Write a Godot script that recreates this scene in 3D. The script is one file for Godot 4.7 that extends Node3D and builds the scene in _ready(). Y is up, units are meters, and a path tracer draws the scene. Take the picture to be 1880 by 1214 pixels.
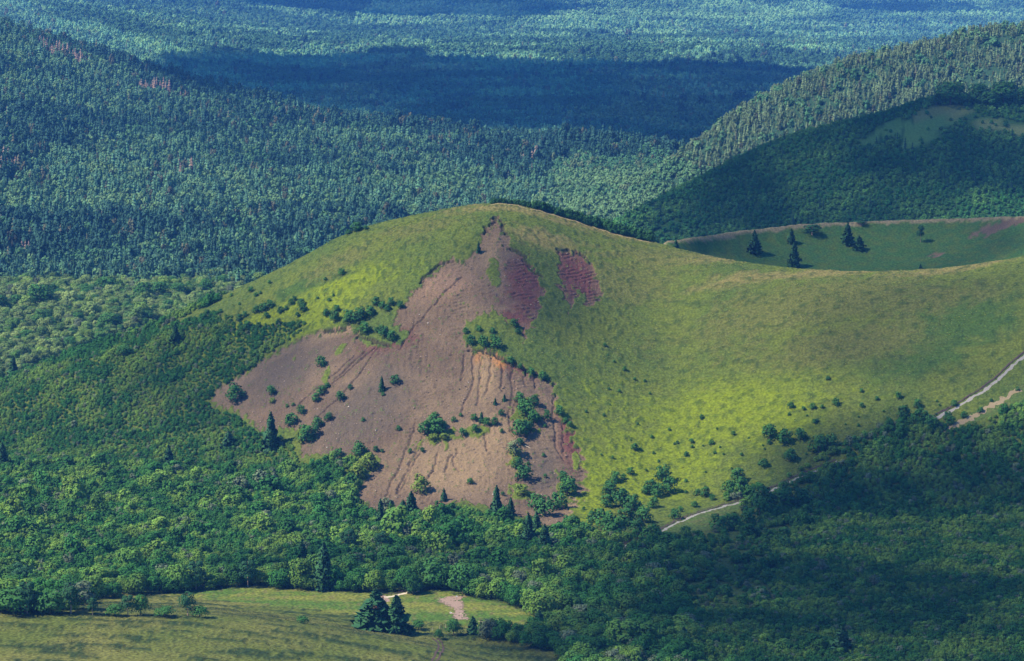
extends Node3D
# A grassy volcanic cone with a scree scar and a crater, scrub round its foot, wooded hills and a hazy plain behind.

const CONE := [Vector3(-459.6, 1380, -6.6), Vector3(-348.5, 1385, -0.3), Vector3(-264.6, 1390, 18.8), Vector3(-222.3, 1392, 35.6), Vector3(-180.2, 1395, 50.2), Vector3(-152.2, 1398, 62.6), Vector3(-118.4, 1400, 78.3), Vector3(-81.7, 1402, 97), Vector3(-45, 1402, 106.1), Vector3(-25.3, 1402, 109.7), Vector3(-5.6, 1400, 111.3), Vector3(12.7, 1402, 108.6), Vector3(31, 1405, 102.9), Vector3(50.8, 1405, 96.7), Vector3(73.2, 1400, 91.6), Vector3(99.8, 1378, 87.2), Vector3(125.9, 1360, 84.6), Vector3(167.5, 1342, 83.4), Vector3(217.2, 1332, 86.5), Vector3(251.2, 1328, 92.3), Vector3(296.8, 1330, 100.2), Vector3(393.1, 1340, 104.5)]
const RIM := [Vector3(60.2, 1425, 88.3), Vector3(78.7, 1450, 85.9), Vector3(108.5, 1500, 84.2), Vector3(141.9, 1535, 84.5), Vector3(171.5, 1552, 85.3), Vector3(206.8, 1560, 86), Vector3(250.6, 1560, 87.6), Vector3(291.6, 1545, 90.3), Vector3(339.9, 1525, 92.9), Vector3(439.7, 1500, 94.8)]
const LEFT := [Vector3(-1218.6, 3350, 284.2), Vector3(-889.4, 3350, 231.7), Vector3(-616.8, 3300, 147.3), Vector3(-548.3, 3280, 129.7), Vector3(-480.5, 3260, 109.7), Vector3(-413.4, 3240, 90), Vector3(-344.8, 3200, 74), Vector3(-249.2, 3120, 57.7), Vector3(-146.3, 3050, 47.2), Vector3(-54, 3000, 37.8), Vector3(35.4, 2950, 35.9), Vector3(121, 2880, 35.6), Vector3(179.3, 2800, 33.5), Vector3(253.5, 2750, 9.7), Vector3(357.8, 2700, -24.1)]
const BACK := [Vector3(-19.2, 2380, -26.2), Vector3(28.9, 2400, -13.9), Vector3(82.6, 2420, 4.4), Vector3(117.4, 2440, 26.1), Vector3(152.7, 2460, 54.9), Vector3(178.5, 2480, 73.2), Vector3(229.5, 2500, 104.3), Vector3(281.3, 2520, 125.7), Vector3(333.9, 2540, 141.5), Vector3(385.7, 2550, 151.2), Vector3(431.2, 2550, 162.8), Vector3(478.5, 2560, 168.5), Vector3(589.7, 2560, 193.8), Vector3(792.2, 2560, 214)]
const MID := [Vector3(-254.9, 1950, -190.1), Vector3(-95, 1955, -69.9), Vector3(-15.8, 1958, -14.4), Vector3(23.7, 1960, 13.2), Vector3(79.5, 1980, 42.8), Vector3(111.8, 1990, 59.9), Vector3(144.3, 2000, 76.2), Vector3(205, 2010, 102.4), Vector3(249, 2010, 114.4), Vector3(281, 2010, 122.5), Vector3(304.9, 2010, 130.5), Vector3(341, 2010, 132.5), Vector3(377.1, 2010, 131.7), Vector3(463.1, 2000, 129), Vector3(623.5, 2000, 113.1)]
const KNOLL := [Vector3(-259.6, 880, 27.7), Vector3(-205.6, 880, 25.3), Vector3(-169.6, 880, 22.7), Vector3(-133.5, 880, 21.2), Vector3(-97.5, 880, 19), Vector3(-75.8, 880, 16.6), Vector3(-52.4, 880, 12.7), Vector3(-32.5, 880, 9.2), Vector3(-7.2, 880, 3.4), Vector3(10.9, 880, -0.1), Vector3(47.1, 880, -3.9)]
const BASE := [Vector3(600, 0, -4), Vector3(900, 0, 0), Vector3(1150, 0, 0), Vector3(1500, 0, 2), Vector3(1750, 0, 12), Vector3(1900, 0, 10), Vector3(2050, 0, -12), Vector3(2300, 0, -12), Vector3(3300, 0, -2), Vector3(4500, 0, 0), Vector3(6000, 0, 4), Vector3(8200, 0, 10), Vector3(9500, 0, 110), Vector3(10800, 0, 240), Vector3(12500, 0, 330), Vector3(16000, 0, 330)]
const PROFILE := [Vector3(0, 0, 0), Vector3(22, 0, 5), Vector3(60, 0, 23), Vector3(110, 0, 49), Vector3(170, 0, 77), Vector3(230, 0, 101), Vector3(300, 0, 124), Vector3(420, 0, 150), Vector3(600, 0, 190)]
var scree_outlines := [PackedVector2Array([Vector2(-8.9, 1379.7), Vector2(-12.9, 1368.1), Vector2(-15.9, 1359.8), Vector2(-16.9, 1351.7), Vector2(-23, 1344.9), Vector2(-29.3, 1347.9), Vector2(-34.7, 1346.6), Vector2(-40.4, 1338.2), Vector2(-47, 1331.8), Vector2(-52.8, 1321.8), Vector2(-54.4, 1314.7), Vector2(-57.6, 1308.3), Vector2(-50.4, 1299.5), Vector2(-51, 1293.7), Vector2(-58.8, 1293.7), Vector2(-65.6, 1299.1), Vector2(-73.9, 1306.6), Vector2(-78.3, 1313.6), Vector2(-90.6, 1319.2), Vector2(-100.1, 1321.5), Vector2(-109.4, 1320.6), Vector2(-118.6, 1317.4), Vector2(-126, 1313.9), Vector2(-135.6, 1313.1), Vector2(-144.3, 1309.2), Vector2(-148.4, 1302.2), Vector2(-134.8, 1290.5), Vector2(-127.2, 1280.1), Vector2(-118, 1263.5), Vector2(-107.4, 1260.1), Vector2(-97.9, 1252.8), Vector2(-91, 1244.5), Vector2(-98, 1243.2), Vector2(-96.3, 1234.1), Vector2(-85.1, 1230.9), Vector2(-78.4, 1225), Vector2(-69.8, 1226.5), Vector2(-62.1, 1221.3), Vector2(-61.5, 1209.6), Vector2(-67.3, 1202.3), Vector2(-69, 1187.8), Vector2(-59.1, 1159.6), Vector2(-42.5, 1159.5), Vector2(-33.2, 1164.5), Vector2(-21.5, 1173.5), Vector2(-9.5, 1162.5), Vector2(4.7, 1148.2), Vector2(13.8, 1126.1), Vector2(23.1, 1132.7), Vector2(25.9, 1156.8), Vector2(32.4, 1186), Vector2(31.9, 1205.4), Vector2(30.3, 1223.1), Vector2(26.3, 1235), Vector2(20.3, 1248.8), Vector2(18.4, 1263.7), Vector2(11.5, 1266.2), Vector2(-2.6, 1273.8), Vector2(-9, 1278.7), Vector2(-20.2, 1282.6), Vector2(-24, 1294.1), Vector2(-23.6, 1301.5), Vector2(-15.8, 1305.9), Vector2(-9.2, 1307.9), Vector2(-2.6, 1302.8), Vector2(3.9, 1297.8), Vector2(5.7, 1286.9), Vector2(7.9, 1297.7), Vector2(12.7, 1307.7), Vector2(14.3, 1316.6), Vector2(15.5, 1328.6), Vector2(12.1, 1339.3), Vector2(6, 1349.2), Vector2(-1.4, 1353.2), Vector2(-4.1, 1363.2), Vector2(-7.2, 1379.7)]),
	PackedVector2Array([Vector2(24.1, 1361.1), Vector2(33, 1365.9), Vector2(38.4, 1361.2), Vector2(41.4, 1353.1), Vector2(44.1, 1341.1), Vector2(41.6, 1329.9), Vector2(37.9, 1324.3), Vector2(34.9, 1333.7), Vector2(31.3, 1339.5), Vector2(29.8, 1317.5), Vector2(27.7, 1321.7), Vector2(24.2, 1331.9), Vector2(23.3, 1344.7)]),
	PackedVector2Array([Vector2(294.5, 1543.9), Vector2(282.9, 1548.2), Vector2(267.1, 1546.1), Vector2(258.5, 1540.4), Vector2(262.6, 1537.4), Vector2(269.6, 1538.5), Vector2(266.7, 1534.2), Vector2(276.5, 1537.3), Vector2(294.3, 1542.5)]),
	PackedVector2Array([Vector2(233.6, 1517.8), Vector2(240.5, 1522.9), Vector2(241.5, 1519.4), Vector2(235.2, 1514.1)])]
const GRASS_ISLANDS := [[-34.1, 1225, 10.5, 5.2], [4.3, 1180.5, 5.3, 7], [24.1, 1184.6, 5.3, 19], [-17.4, 1226.9, 6.2, 5.9], [6.3, 1236.2, 7.5, 11.5], [2, 1205.3, 3.9, 11.3], [-67.8, 1211.6, 5.5, 9.9], [-89.1, 1286.7, 2.2, 7.2], [-83, 1302.6, 2.7, 3], [29, 1208.9, 2, 10], [-9.4, 1334.5, 3.8, 10.9], [-65.9, 1304.2, 12, 6.1]]
const SCREE_PATCHES := [[6.7, 1329.3, 11.3, 24.5, 0], [32.6, 1347.5, 11, 21.2, 0], [-59, 1297.6, 11.9, 6.1, 0], [5.2, 1274.1, 10.3, 7.6, 0], [26.2, 1227.9, 6.3, 23.8, 0], [0, 1301.4, 6.6, 9.2, 0], [-15.5, 1276.6, 2.6, 4.5, 1], [-9.8, 1276, 3.6, 5.3, 1], [-5.9, 1272.3, 3.1, 3.8, 1], [-26.9, 1202.6, 26.9, 22.5, 2], [-12.8, 1263.2, 6.4, 18.6, 2], [-85.1, 1317, 16.4, 4.7, 2], [-10.8, 1346.7, 6, 12.2, 2], [-32.2, 1330.2, 16.1, 11.7, 4], [-9.9, 1222, 14.9, 14.8, 2], [26.1, 1165.5, 3.6, 19.6, 2], [-110.7, 1302.9, 24.7, 20.4, 3], [-76.1, 1249.7, 18.1, 19.3, 3], [-61.4, 1262.6, 15.5, 22.7, 3], [14.6, 1197.1, 8.6, 19.7, 3]]
const GRASS_PATCHES := [[59.1, 1209.8, 38.7, 37.7, 0], [98.4, 1243.9, 48.7, 28.3, 0], [-92.2, 1344.9, 30.6, 18.9, 0], [-125.5, 1351.2, 31.5, 9, 0], [-101.9, 1328.5, 16.7, 8.2, 0], [-139.1, 1350.1, 14.6, 7.1, 0], [35.7, 1166.1, 9.5, 35.8, 0], [-26.4, 1310.1, 7.9, 7.5, 0], [5.6, 1393.8, 32.3, 5.6, 1], [39.5, 1404.3, 50.9, 8.6, 1], [99.5, 1373, 55.8, 7, 1], [151.3, 1341.4, 64.5, 6.6, 1], [16.5, 1366.3, 16.7, 7, 1], [216.7, 1328.9, 36.1, 6.3, 1], [57.2, 1351.1, 27.2, 17.8, 3], [109, 1317.7, 23.1, 12.2, 2], [193.6, 1260, 26.7, 13.4, 2], [-49.9, 1380.7, 22.4, 9.4, 3], [-104.4, 1363.7, 20.1, 9.1, 2], [142.7, 1309.9, 65.9, 20, 3], [211.1, 1291.8, 29.4, 15.6, 3], [72.1, 1378, 24.9, 15.7, 3], [159.9, 1276.4, 49.5, 15.2, 3], [-88.2, 1369.6, 19.8, 9.2, 3], [221.6, 1276.4, 24.1, 15.5, 2]]
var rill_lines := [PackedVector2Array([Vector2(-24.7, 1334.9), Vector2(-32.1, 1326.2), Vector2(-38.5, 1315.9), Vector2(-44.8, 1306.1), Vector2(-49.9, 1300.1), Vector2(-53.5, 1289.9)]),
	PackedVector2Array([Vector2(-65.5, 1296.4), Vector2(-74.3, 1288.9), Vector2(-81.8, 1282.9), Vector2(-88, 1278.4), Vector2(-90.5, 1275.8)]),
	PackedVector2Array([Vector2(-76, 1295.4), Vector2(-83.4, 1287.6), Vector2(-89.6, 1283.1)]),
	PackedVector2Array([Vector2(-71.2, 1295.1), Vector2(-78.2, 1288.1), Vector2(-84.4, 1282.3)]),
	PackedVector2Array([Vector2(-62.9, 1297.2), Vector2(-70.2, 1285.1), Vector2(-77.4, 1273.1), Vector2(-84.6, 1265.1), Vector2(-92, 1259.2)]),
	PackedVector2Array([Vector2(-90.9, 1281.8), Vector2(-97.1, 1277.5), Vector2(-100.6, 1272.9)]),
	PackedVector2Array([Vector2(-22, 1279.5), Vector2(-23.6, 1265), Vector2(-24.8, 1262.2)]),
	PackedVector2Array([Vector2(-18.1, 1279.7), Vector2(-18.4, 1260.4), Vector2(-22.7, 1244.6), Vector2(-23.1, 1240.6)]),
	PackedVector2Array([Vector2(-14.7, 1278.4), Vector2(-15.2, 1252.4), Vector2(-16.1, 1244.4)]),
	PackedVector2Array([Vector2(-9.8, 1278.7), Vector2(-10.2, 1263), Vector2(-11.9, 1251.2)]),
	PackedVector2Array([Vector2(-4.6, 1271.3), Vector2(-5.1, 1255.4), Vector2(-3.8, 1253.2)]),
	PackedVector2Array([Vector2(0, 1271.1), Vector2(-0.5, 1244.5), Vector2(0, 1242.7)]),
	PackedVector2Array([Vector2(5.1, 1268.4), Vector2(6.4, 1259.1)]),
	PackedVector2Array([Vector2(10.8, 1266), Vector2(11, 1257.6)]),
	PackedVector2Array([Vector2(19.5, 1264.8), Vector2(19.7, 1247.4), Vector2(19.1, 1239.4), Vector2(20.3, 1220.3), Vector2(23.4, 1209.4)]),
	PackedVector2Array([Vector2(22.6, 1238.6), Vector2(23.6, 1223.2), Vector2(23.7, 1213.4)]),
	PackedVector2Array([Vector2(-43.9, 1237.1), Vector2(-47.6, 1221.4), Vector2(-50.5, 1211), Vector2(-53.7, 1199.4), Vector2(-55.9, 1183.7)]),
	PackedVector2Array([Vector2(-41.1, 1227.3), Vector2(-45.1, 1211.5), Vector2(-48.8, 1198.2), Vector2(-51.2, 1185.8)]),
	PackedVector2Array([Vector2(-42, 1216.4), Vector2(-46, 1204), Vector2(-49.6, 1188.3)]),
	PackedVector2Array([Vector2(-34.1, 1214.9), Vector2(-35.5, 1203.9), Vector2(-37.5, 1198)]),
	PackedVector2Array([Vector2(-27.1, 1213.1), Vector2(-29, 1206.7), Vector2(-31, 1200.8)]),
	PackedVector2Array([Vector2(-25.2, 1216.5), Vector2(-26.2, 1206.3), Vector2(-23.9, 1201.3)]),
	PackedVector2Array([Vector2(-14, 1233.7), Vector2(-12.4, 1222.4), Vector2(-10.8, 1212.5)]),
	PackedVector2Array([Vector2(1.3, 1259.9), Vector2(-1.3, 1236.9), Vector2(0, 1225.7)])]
var lip_lines := [PackedVector2Array([Vector2(-29.8, 1347.1), Vector2(-36.6, 1345.7), Vector2(-40.4, 1339), Vector2(-45.7, 1333.4)]),
	PackedVector2Array([Vector2(-7.8, 1379.7), Vector2(-12.4, 1370.5), Vector2(-15.1, 1364.9)]),
	PackedVector2Array([Vector2(-7.2, 1379.7), Vector2(-5, 1370.1), Vector2(-3.8, 1363.3)]),
	PackedVector2Array([Vector2(24.1, 1361.6), Vector2(30.2, 1365.7), Vector2(35.2, 1365.7), Vector2(38.4, 1362.1)]),
	PackedVector2Array([Vector2(-0.5, 1353.4), Vector2(6, 1350), Vector2(8.6, 1342.9), Vector2(13.5, 1337.8)]),
	PackedVector2Array([Vector2(-20.2, 1282.6), Vector2(-9.1, 1279), Vector2(-2.6, 1274.5), Vector2(11.5, 1267), Vector2(18.4, 1264.4)]),
	PackedVector2Array([Vector2(-74, 1307.4), Vector2(-65.6, 1299.1), Vector2(-58.9, 1294.1)]),
	PackedVector2Array([Vector2(-90.6, 1320), Vector2(-79.7, 1315.4)])]
var thickets := {"flank": [PackedVector2Array([Vector2(-340, 1376), Vector2(-222, 1384), Vector2(-150, 1392), Vector2(-150, 1425), Vector2(-200, 1440), Vector2(-340, 1460)]), 2.2, 2.2, 4.2, 0.85],
	"slope": [PackedVector2Array([Vector2(-310.6, 1503.6), Vector2(-285.6, 1500.3), Vector2(-221.9, 1389.2), Vector2(-170.4, 1383.4), Vector2(-149.7, 1373.7), Vector2(-137, 1357.1), Vector2(-127.8, 1346.6), Vector2(-113.5, 1338.4), Vector2(-102.2, 1331.9), Vector2(-103.9, 1325.8), Vector2(-120.1, 1319.5), Vector2(-132.6, 1309.6), Vector2(-145, 1305.7), Vector2(-146, 1296.8), Vector2(-132.2, 1283.3), Vector2(-121.1, 1263.8), Vector2(-102.6, 1246.8), Vector2(-97.9, 1228), Vector2(-84.5, 1221.9), Vector2(-94.2, 1218.7), Vector2(-163.2, 1253.3), Vector2(-217.1, 1270.9), Vector2(-263.6, 1270.9)]), 1.7, 1.4, 2.8, 0.8],
	"lower": [PackedVector2Array([Vector2(-263.6, 1270.9), Vector2(-217.1, 1270.9), Vector2(-163.2, 1253.3), Vector2(-97.5, 1223.1), Vector2(-84.5, 1222.8), Vector2(-71.9, 1219.8), Vector2(-63.8, 1206.9), Vector2(-68.2, 1195.7), Vector2(-70.6, 1174.3), Vector2(-58.4, 1146), Vector2(-41.9, 1140.4), Vector2(-21.2, 1156.7), Vector2(4.6, 1129.4), Vector2(13.6, 1107.9), Vector2(25.5, 1134.9), Vector2(36.2, 1107.9), Vector2(56.3, 1102.6), Vector2(79.2, 1107.9), Vector2(77.4, 1052.2), Vector2(12.4, 1010.4), Vector2(-2.1, 1028.6), Vector2(-16.9, 1033.2), Vector2(-38.4, 1042.6), Vector2(-52.8, 1033.2), Vector2(-81, 1042.6), Vector2(-119.4, 1042.6), Vector2(-160.6, 1033.2), Vector2(-203.8, 975.9)]), 2.4, 2.6, 4.6, 0.9],
	"edge": [PackedVector2Array([Vector2(-203.8, 975.9), Vector2(-160.6, 1033.2), Vector2(-119.4, 1042.6), Vector2(-81, 1042.6), Vector2(-52.8, 1033.2), Vector2(-38.4, 1042.6), Vector2(-16.9, 1033.2), Vector2(-2.1, 1028.6), Vector2(12.4, 1010.4), Vector2(77.4, 1052.2), Vector2(64.8, 988.7), Vector2(32, 976.1), Vector2(11.9, 963.8), Vector2(7, 973.6), Vector2(-4.1, 990.4), Vector2(-15.4, 1000.7), Vector2(-20.7, 1010.4), Vector2(-31.1, 1013.1), Vector2(-37, 1004.2), Vector2(-51.5, 1006), Vector2(-78.7, 1012.2), Vector2(-97.7, 1015.8), Vector2(-115.8, 1010.4), Vector2(-137.7, 1003.8), Vector2(-154.4, 991.9), Vector2(-150.2, 928.2), Vector2(-184.2, 881.1)]), 4.2, 5, 8.5, 0.9],
	"right": [PackedVector2Array([Vector2(81.4, 1107.9), Vector2(91.1, 1146), Vector2(100.4, 1118.6), Vector2(114.1, 1166.5), Vector2(128.9, 1172.4), Vector2(132.5, 1183.9), Vector2(145.2, 1189.4), Vector2(161.1, 1201.7), Vector2(171.6, 1207), Vector2(191.6, 1210.2), Vector2(196.9, 1205), Vector2(202.8, 1203.5), Vector2(231.6, 1215.6), Vector2(252.8, 1223.9), Vector2(192.2, 890), Vector2(43.6, 883.3), Vector2(64.8, 988.7), Vector2(77.4, 1052.2)]), 1.9, 1.8, 3.6, 0.8],
	"corner": [PackedVector2Array([Vector2(-11.6, 938.7), Vector2(-6.8, 948), Vector2(3.9, 944.1), Vector2(13.6, 948), Vector2(11.8, 962.2), Vector2(32, 976.1), Vector2(64.8, 988.7), Vector2(65.4, 883.3), Vector2(19.9, 881.6), Vector2(15, 914.3), Vector2(3.8, 925.2)]), 4.5, 5, 9, 0.8],
	"knolledge": [PackedVector2Array([Vector2(-180.4, 880), Vector2(-160, 887), Vector2(-145.6, 887.8), Vector2(-145.8, 901), Vector2(-184.3, 899.8)]), 4, 5, 9, 0.9],
	"path_edge": [PackedVector2Array([Vector2(98.9, 1154.8), Vector2(92.8, 1167.7), Vector2(96.1, 1179.8), Vector2(115.6, 1183.1), Vector2(136.4, 1197.7), Vector2(151.9, 1206), Vector2(172.8, 1216.6), Vector2(192.4, 1215.8), Vector2(196.9, 1205), Vector2(171.1, 1203.2), Vector2(144.9, 1187.4), Vector2(119.6, 1174.3)]), 2.6, 2.4, 5, 0.8],
	"valley": [PackedVector2Array([Vector2(-313.8, 1519.9), Vector2(-286.2, 1503.6), Vector2(-255.6, 1600.4), Vector2(-218.7, 1692.5), Vector2(-129.2, 1394.6), Vector2(-199.3, 1978.7), Vector2(-226.8, 1876.5), Vector2(-279.1, 1871.7), Vector2(-355.4, 1876.5), Vector2(-385.6, 1876.5)]), 4, 3, 8, 0.8]}
var clearings := [PackedVector2Array([Vector2(53.5, 1092.2), Vector2(58.2, 1118.6), Vector2(82.9, 1161.6), Vector2(102.7, 1172.1), Vector2(100.7, 1162.3), Vector2(88.4, 1140.4), Vector2(101.1, 1126.1), Vector2(115.2, 1129.4), Vector2(131.7, 1153.8), Vector2(137, 1159.5), Vector2(130.5, 1142.8), Vector2(113.1, 1107.9), Vector2(102.6, 1092.2), Vector2(96.8, 1052.2), Vector2(100.1, 1019.4), Vector2(88.4, 980.2), Vector2(79, 988.7), Vector2(62.8, 988.7), Vector2(67.8, 1052.2), Vector2(78.5, 1066.9), Vector2(82.2, 1118.6)]),
	PackedVector2Array([Vector2(195.7, 1205.2), Vector2(201.6, 1211.7), Vector2(233.7, 1227.6), Vector2(255.4, 1238.1), Vector2(253.5, 1227.5), Vector2(231.8, 1216.7), Vector2(208.4, 1208)])]
var meadow_outline := PackedVector2Array([Vector2(-154.4, 991.9), Vector2(-137.7, 1003.8), Vector2(-115.8, 1010.4), Vector2(-97.7, 1015.8), Vector2(-78.7, 1012.2), Vector2(-51.5, 1006), Vector2(-37, 1004.2), Vector2(-31.1, 1011.3), Vector2(-20.7, 1009.6), Vector2(-15.4, 1000.7), Vector2(-4.1, 990.4), Vector2(7, 973.6), Vector2(9.9, 963.8), Vector2(8.8, 954.2), Vector2(-7.8, 948), Vector2(-46.3, 940.7), Vector2(-97.6, 881.4), Vector2(-141.5, 884.9)])
const SCREE_SHRUBS := [[-133.4, 1295.6, 10.6, 9, 0], [-115.5, 1289.4, 5.8, 4.9, 0], [-114.4, 1282.5, 3.7, 3.1, 1], [-91.8, 1295.9, 6.3, 5.4, 0], [-92.8, 1271.2, 5.2, 4.4, 0], [-90.4, 1275, 5.2, 4.4, 0], [-88, 1278.4, 4.2, 3.5, 0], [-80.8, 1265.9, 5.7, 4.8, 0], [-76.5, 1271.9, 3.1, 2.6, 0], [-99.4, 1266.4, 5.2, 4.4, 0], [-106.7, 1274.4, 2.1, 1.8, 0], [-103.8, 1273.9, 2.1, 1.8, 0], [-85.8, 1254.2, 5.1, 4.3, 0], [-90.7, 1252.1, 6.4, 5.4, 0], [-95.6, 1244.6, 10.1, 8.6, 0], [-91.8, 1245.7, 6.6, 5.6, 0], [-103.6, 1260.6, 7.7, 6.5, 0], [-55.1, 1266.5, 6.2, 5.2, 0], [-60.5, 1260.8, 2.3, 2, 0], [-69, 1246, 2.5, 2.2, 0], [-52.1, 1234.4, 3.3, 2.8, 0], [-69.6, 1222.7, 8, 6.8, 0], [-62.1, 1222.8, 3.2, 2.8, 0], [-59.1, 1221.8, 2.2, 1.9, 0], [-69.8, 1204.1, 9.8, 8.4, 1], [-65.3, 1210.8, 10.4, 8.8, 1], [-71.8, 1195.5, 8.8, 7.5, 0], [-46.3, 1217.7, 2.7, 2.3, 0], [-40.6, 1217.2, 2.7, 2.3, 0], [-40.3, 1185.4, 9.2, 8.7, 1], [-79.2, 1225.3, 5.5, 4.7, 0], [-39.9, 1228.9, 8.5, 7.2, 0], [-33.4, 1227.5, 9.5, 8.1, 0], [-36, 1231.9, 9, 9, 0], [-36, 1223.4, 6, 3, 1], [-31.1, 1223.4, 5.5, 2.7, 1], [-26.8, 1235.3, 3.3, 2.8, 0], [-23.6, 1238.5, 2.3, 1.9, 0], [-17.5, 1234, 4.3, 3.6, 0], [-22.4, 1224.9, 5, 4.2, 0], [-16.7, 1226.1, 4.5, 3.8, 0], [-11.7, 1230.4, 5, 4.2, 0], [-8, 1230, 4.5, 3.8, 0], [-4.8, 1235.9, 3.8, 3.2, 0], [-4.7, 1224.7, 2.2, 1.9, 0], [3.8, 1246, 6.3, 5.4, 0], [10.1, 1245.5, 6.3, 5.4, 0], [6.3, 1236.2, 10, 8.5, 0], [10, 1233.2, 7.5, 6.4, 0], [3.7, 1223.6, 9.9, 8.5, 0], [7.5, 1226.9, 6.5, 5.5, 0], [16.3, 1237.4, 4.5, 5.4, 0], [15, 1231.6, 2.3, 1.9, 0], [22.2, 1241.6, 5.5, 4.7, 0], [24.4, 1237.2, 3.8, 3.2, 0], [26.8, 1234.4, 3.8, 3.2, 0], [1, 1208.9, 8.4, 7.1, 2], [3.7, 1216.8, 4.5, 3.8, 0], [2.4, 1200.4, 6.1, 5.2, 0], [5.3, 1191.7, 9.2, 7.8, 0], [7.3, 1203.6, 2.2, 1.9, 0], [4.3, 1177.8, 8.2, 4.9, 1], [14.3, 1210.9, 2.2, 1.9, 0], [14.8, 1195, 2.2, 1.9, 0], [-18.7, 1190.2, 3.9, 3.3, 0], [-4.1, 1177, 2.4, 2, 0], [23.1, 1193.6, 5.8, 5, 0], [24.3, 1180.1, 10.1, 8.6, 0], [20.2, 1163.4, 9.5, 8.1, 0], [14.1, 1151.5, 10.6, 9, 0], [10.4, 1164.2, 8.6, 7.3, 0], [26.6, 1187.8, 5.3, 4.5, 0]]
const HILL_SHRUBS := [[14.9, 1266.4, 5.6, 4.8, 0], [9.2, 1267.9, 4.6, 3.9, 0], [3.9, 1269.6, 3.9, 3.3, 0], [-0.5, 1273.3, 4.1, 3.5, 0], [-7.3, 1281.7, 6.7, 5.7, 0], [-13.5, 1283.9, 6.5, 5.5, 0], [-19.5, 1285.9, 5.7, 4.9, 0], [-22.2, 1293.9, 3.7, 3.1, 0], [-15.7, 1294.3, 3.7, 3.1, 0], [-9.1, 1292.2, 3.7, 3.1, 0], [1.3, 1297.9, 5.2, 4.5, 0], [2.6, 1293.7, 3.7, 3.1, 0], [-9.1, 1287.3, 4.2, 3.5, 0], [-86.8, 1323.7, 6.4, 5.5, 0], [-79.9, 1319.3, 8, 6.8, 0], [-74.5, 1317.4, 9.1, 7.7, 0], [-69.2, 1318.8, 6.4, 5.4, 0], [-91.3, 1330, 4.8, 4.1, 0], [-86.4, 1330.5, 4.3, 3.7, 0], [-66.8, 1325.4, 5.4, 4.6, 0], [-63.5, 1321.7, 4.8, 4.1, 0], [-59.2, 1322.3, 4.8, 4.1, 0], [-60.7, 1319, 4.3, 3.6, 0], [-54.5, 1318.6, 4.3, 3.6, 0], [-71.3, 1307.7, 7.4, 6.3, 0], [-61.8, 1301.3, 6.8, 5.8, 0], [-57.7, 1297.1, 6.3, 5.4, 0], [-65.4, 1305.9, 3.7, 3.1, 0], [-85.3, 1356.9, 4.4, 3.7, 0], [-93.8, 1357.7, 2.5, 2.1, 0], [-96.9, 1345.8, 1.9, 1.6, 0], [-90.8, 1340.3, 2.4, 2.1, 0], [-88.8, 1342.8, 1.6, 1.4, 0], [-128.8, 1357.9, 5, 4.2, 0], [-125.1, 1356.5, 6, 5.1, 0], [-121.5, 1357, 5.5, 4.7, 0], [-137.1, 1358, 4.4, 3.7, 0], [-134.4, 1358.8, 3.9, 3.3, 0], [-110.4, 1350.9, 3.8, 3.3, 0], [-108.9, 1353.2, 3.3, 2.8, 0], [-105.1, 1346.4, 4.9, 4.2, 0], [-103.9, 1341.4, 5.4, 4.6, 0], [-106.2, 1338.7, 3.3, 2.8, 0], [-115.6, 1348.4, 4.4, 3.7, 0], [-112.9, 1348.6, 2.7, 2.3, 0], [-122.6, 1349.6, 3.8, 3.3, 0], [-131.9, 1346.9, 6, 5.1, 0], [-126.2, 1344.2, 3.8, 3.2, 0], [-148.2, 1372.4, 2.8, 2.4, 0], [-152.8, 1363.4, 3.9, 3.3, 0], [-133.7, 1382.2, 3.9, 3.3, 0], [-130.1, 1373.3, 2.8, 2.4, 0], [-128, 1374.2, 2.2, 1.9, 0], [-123.9, 1381.3, 2.5, 2.1, 0], [-144.2, 1389.2, 2.5, 2.2, 0], [-138.4, 1372.3, 1.9, 1.7, 0], [-80.2, 1400.4, 8.5, 5.1, 0], [-84.4, 1400.1, 4.5, 2.7, 0], [-75.2, 1396.9, 3.9, 2.4, 0], [-176.2, 2045.8, 2.9, 4.6, 0]]
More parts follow.
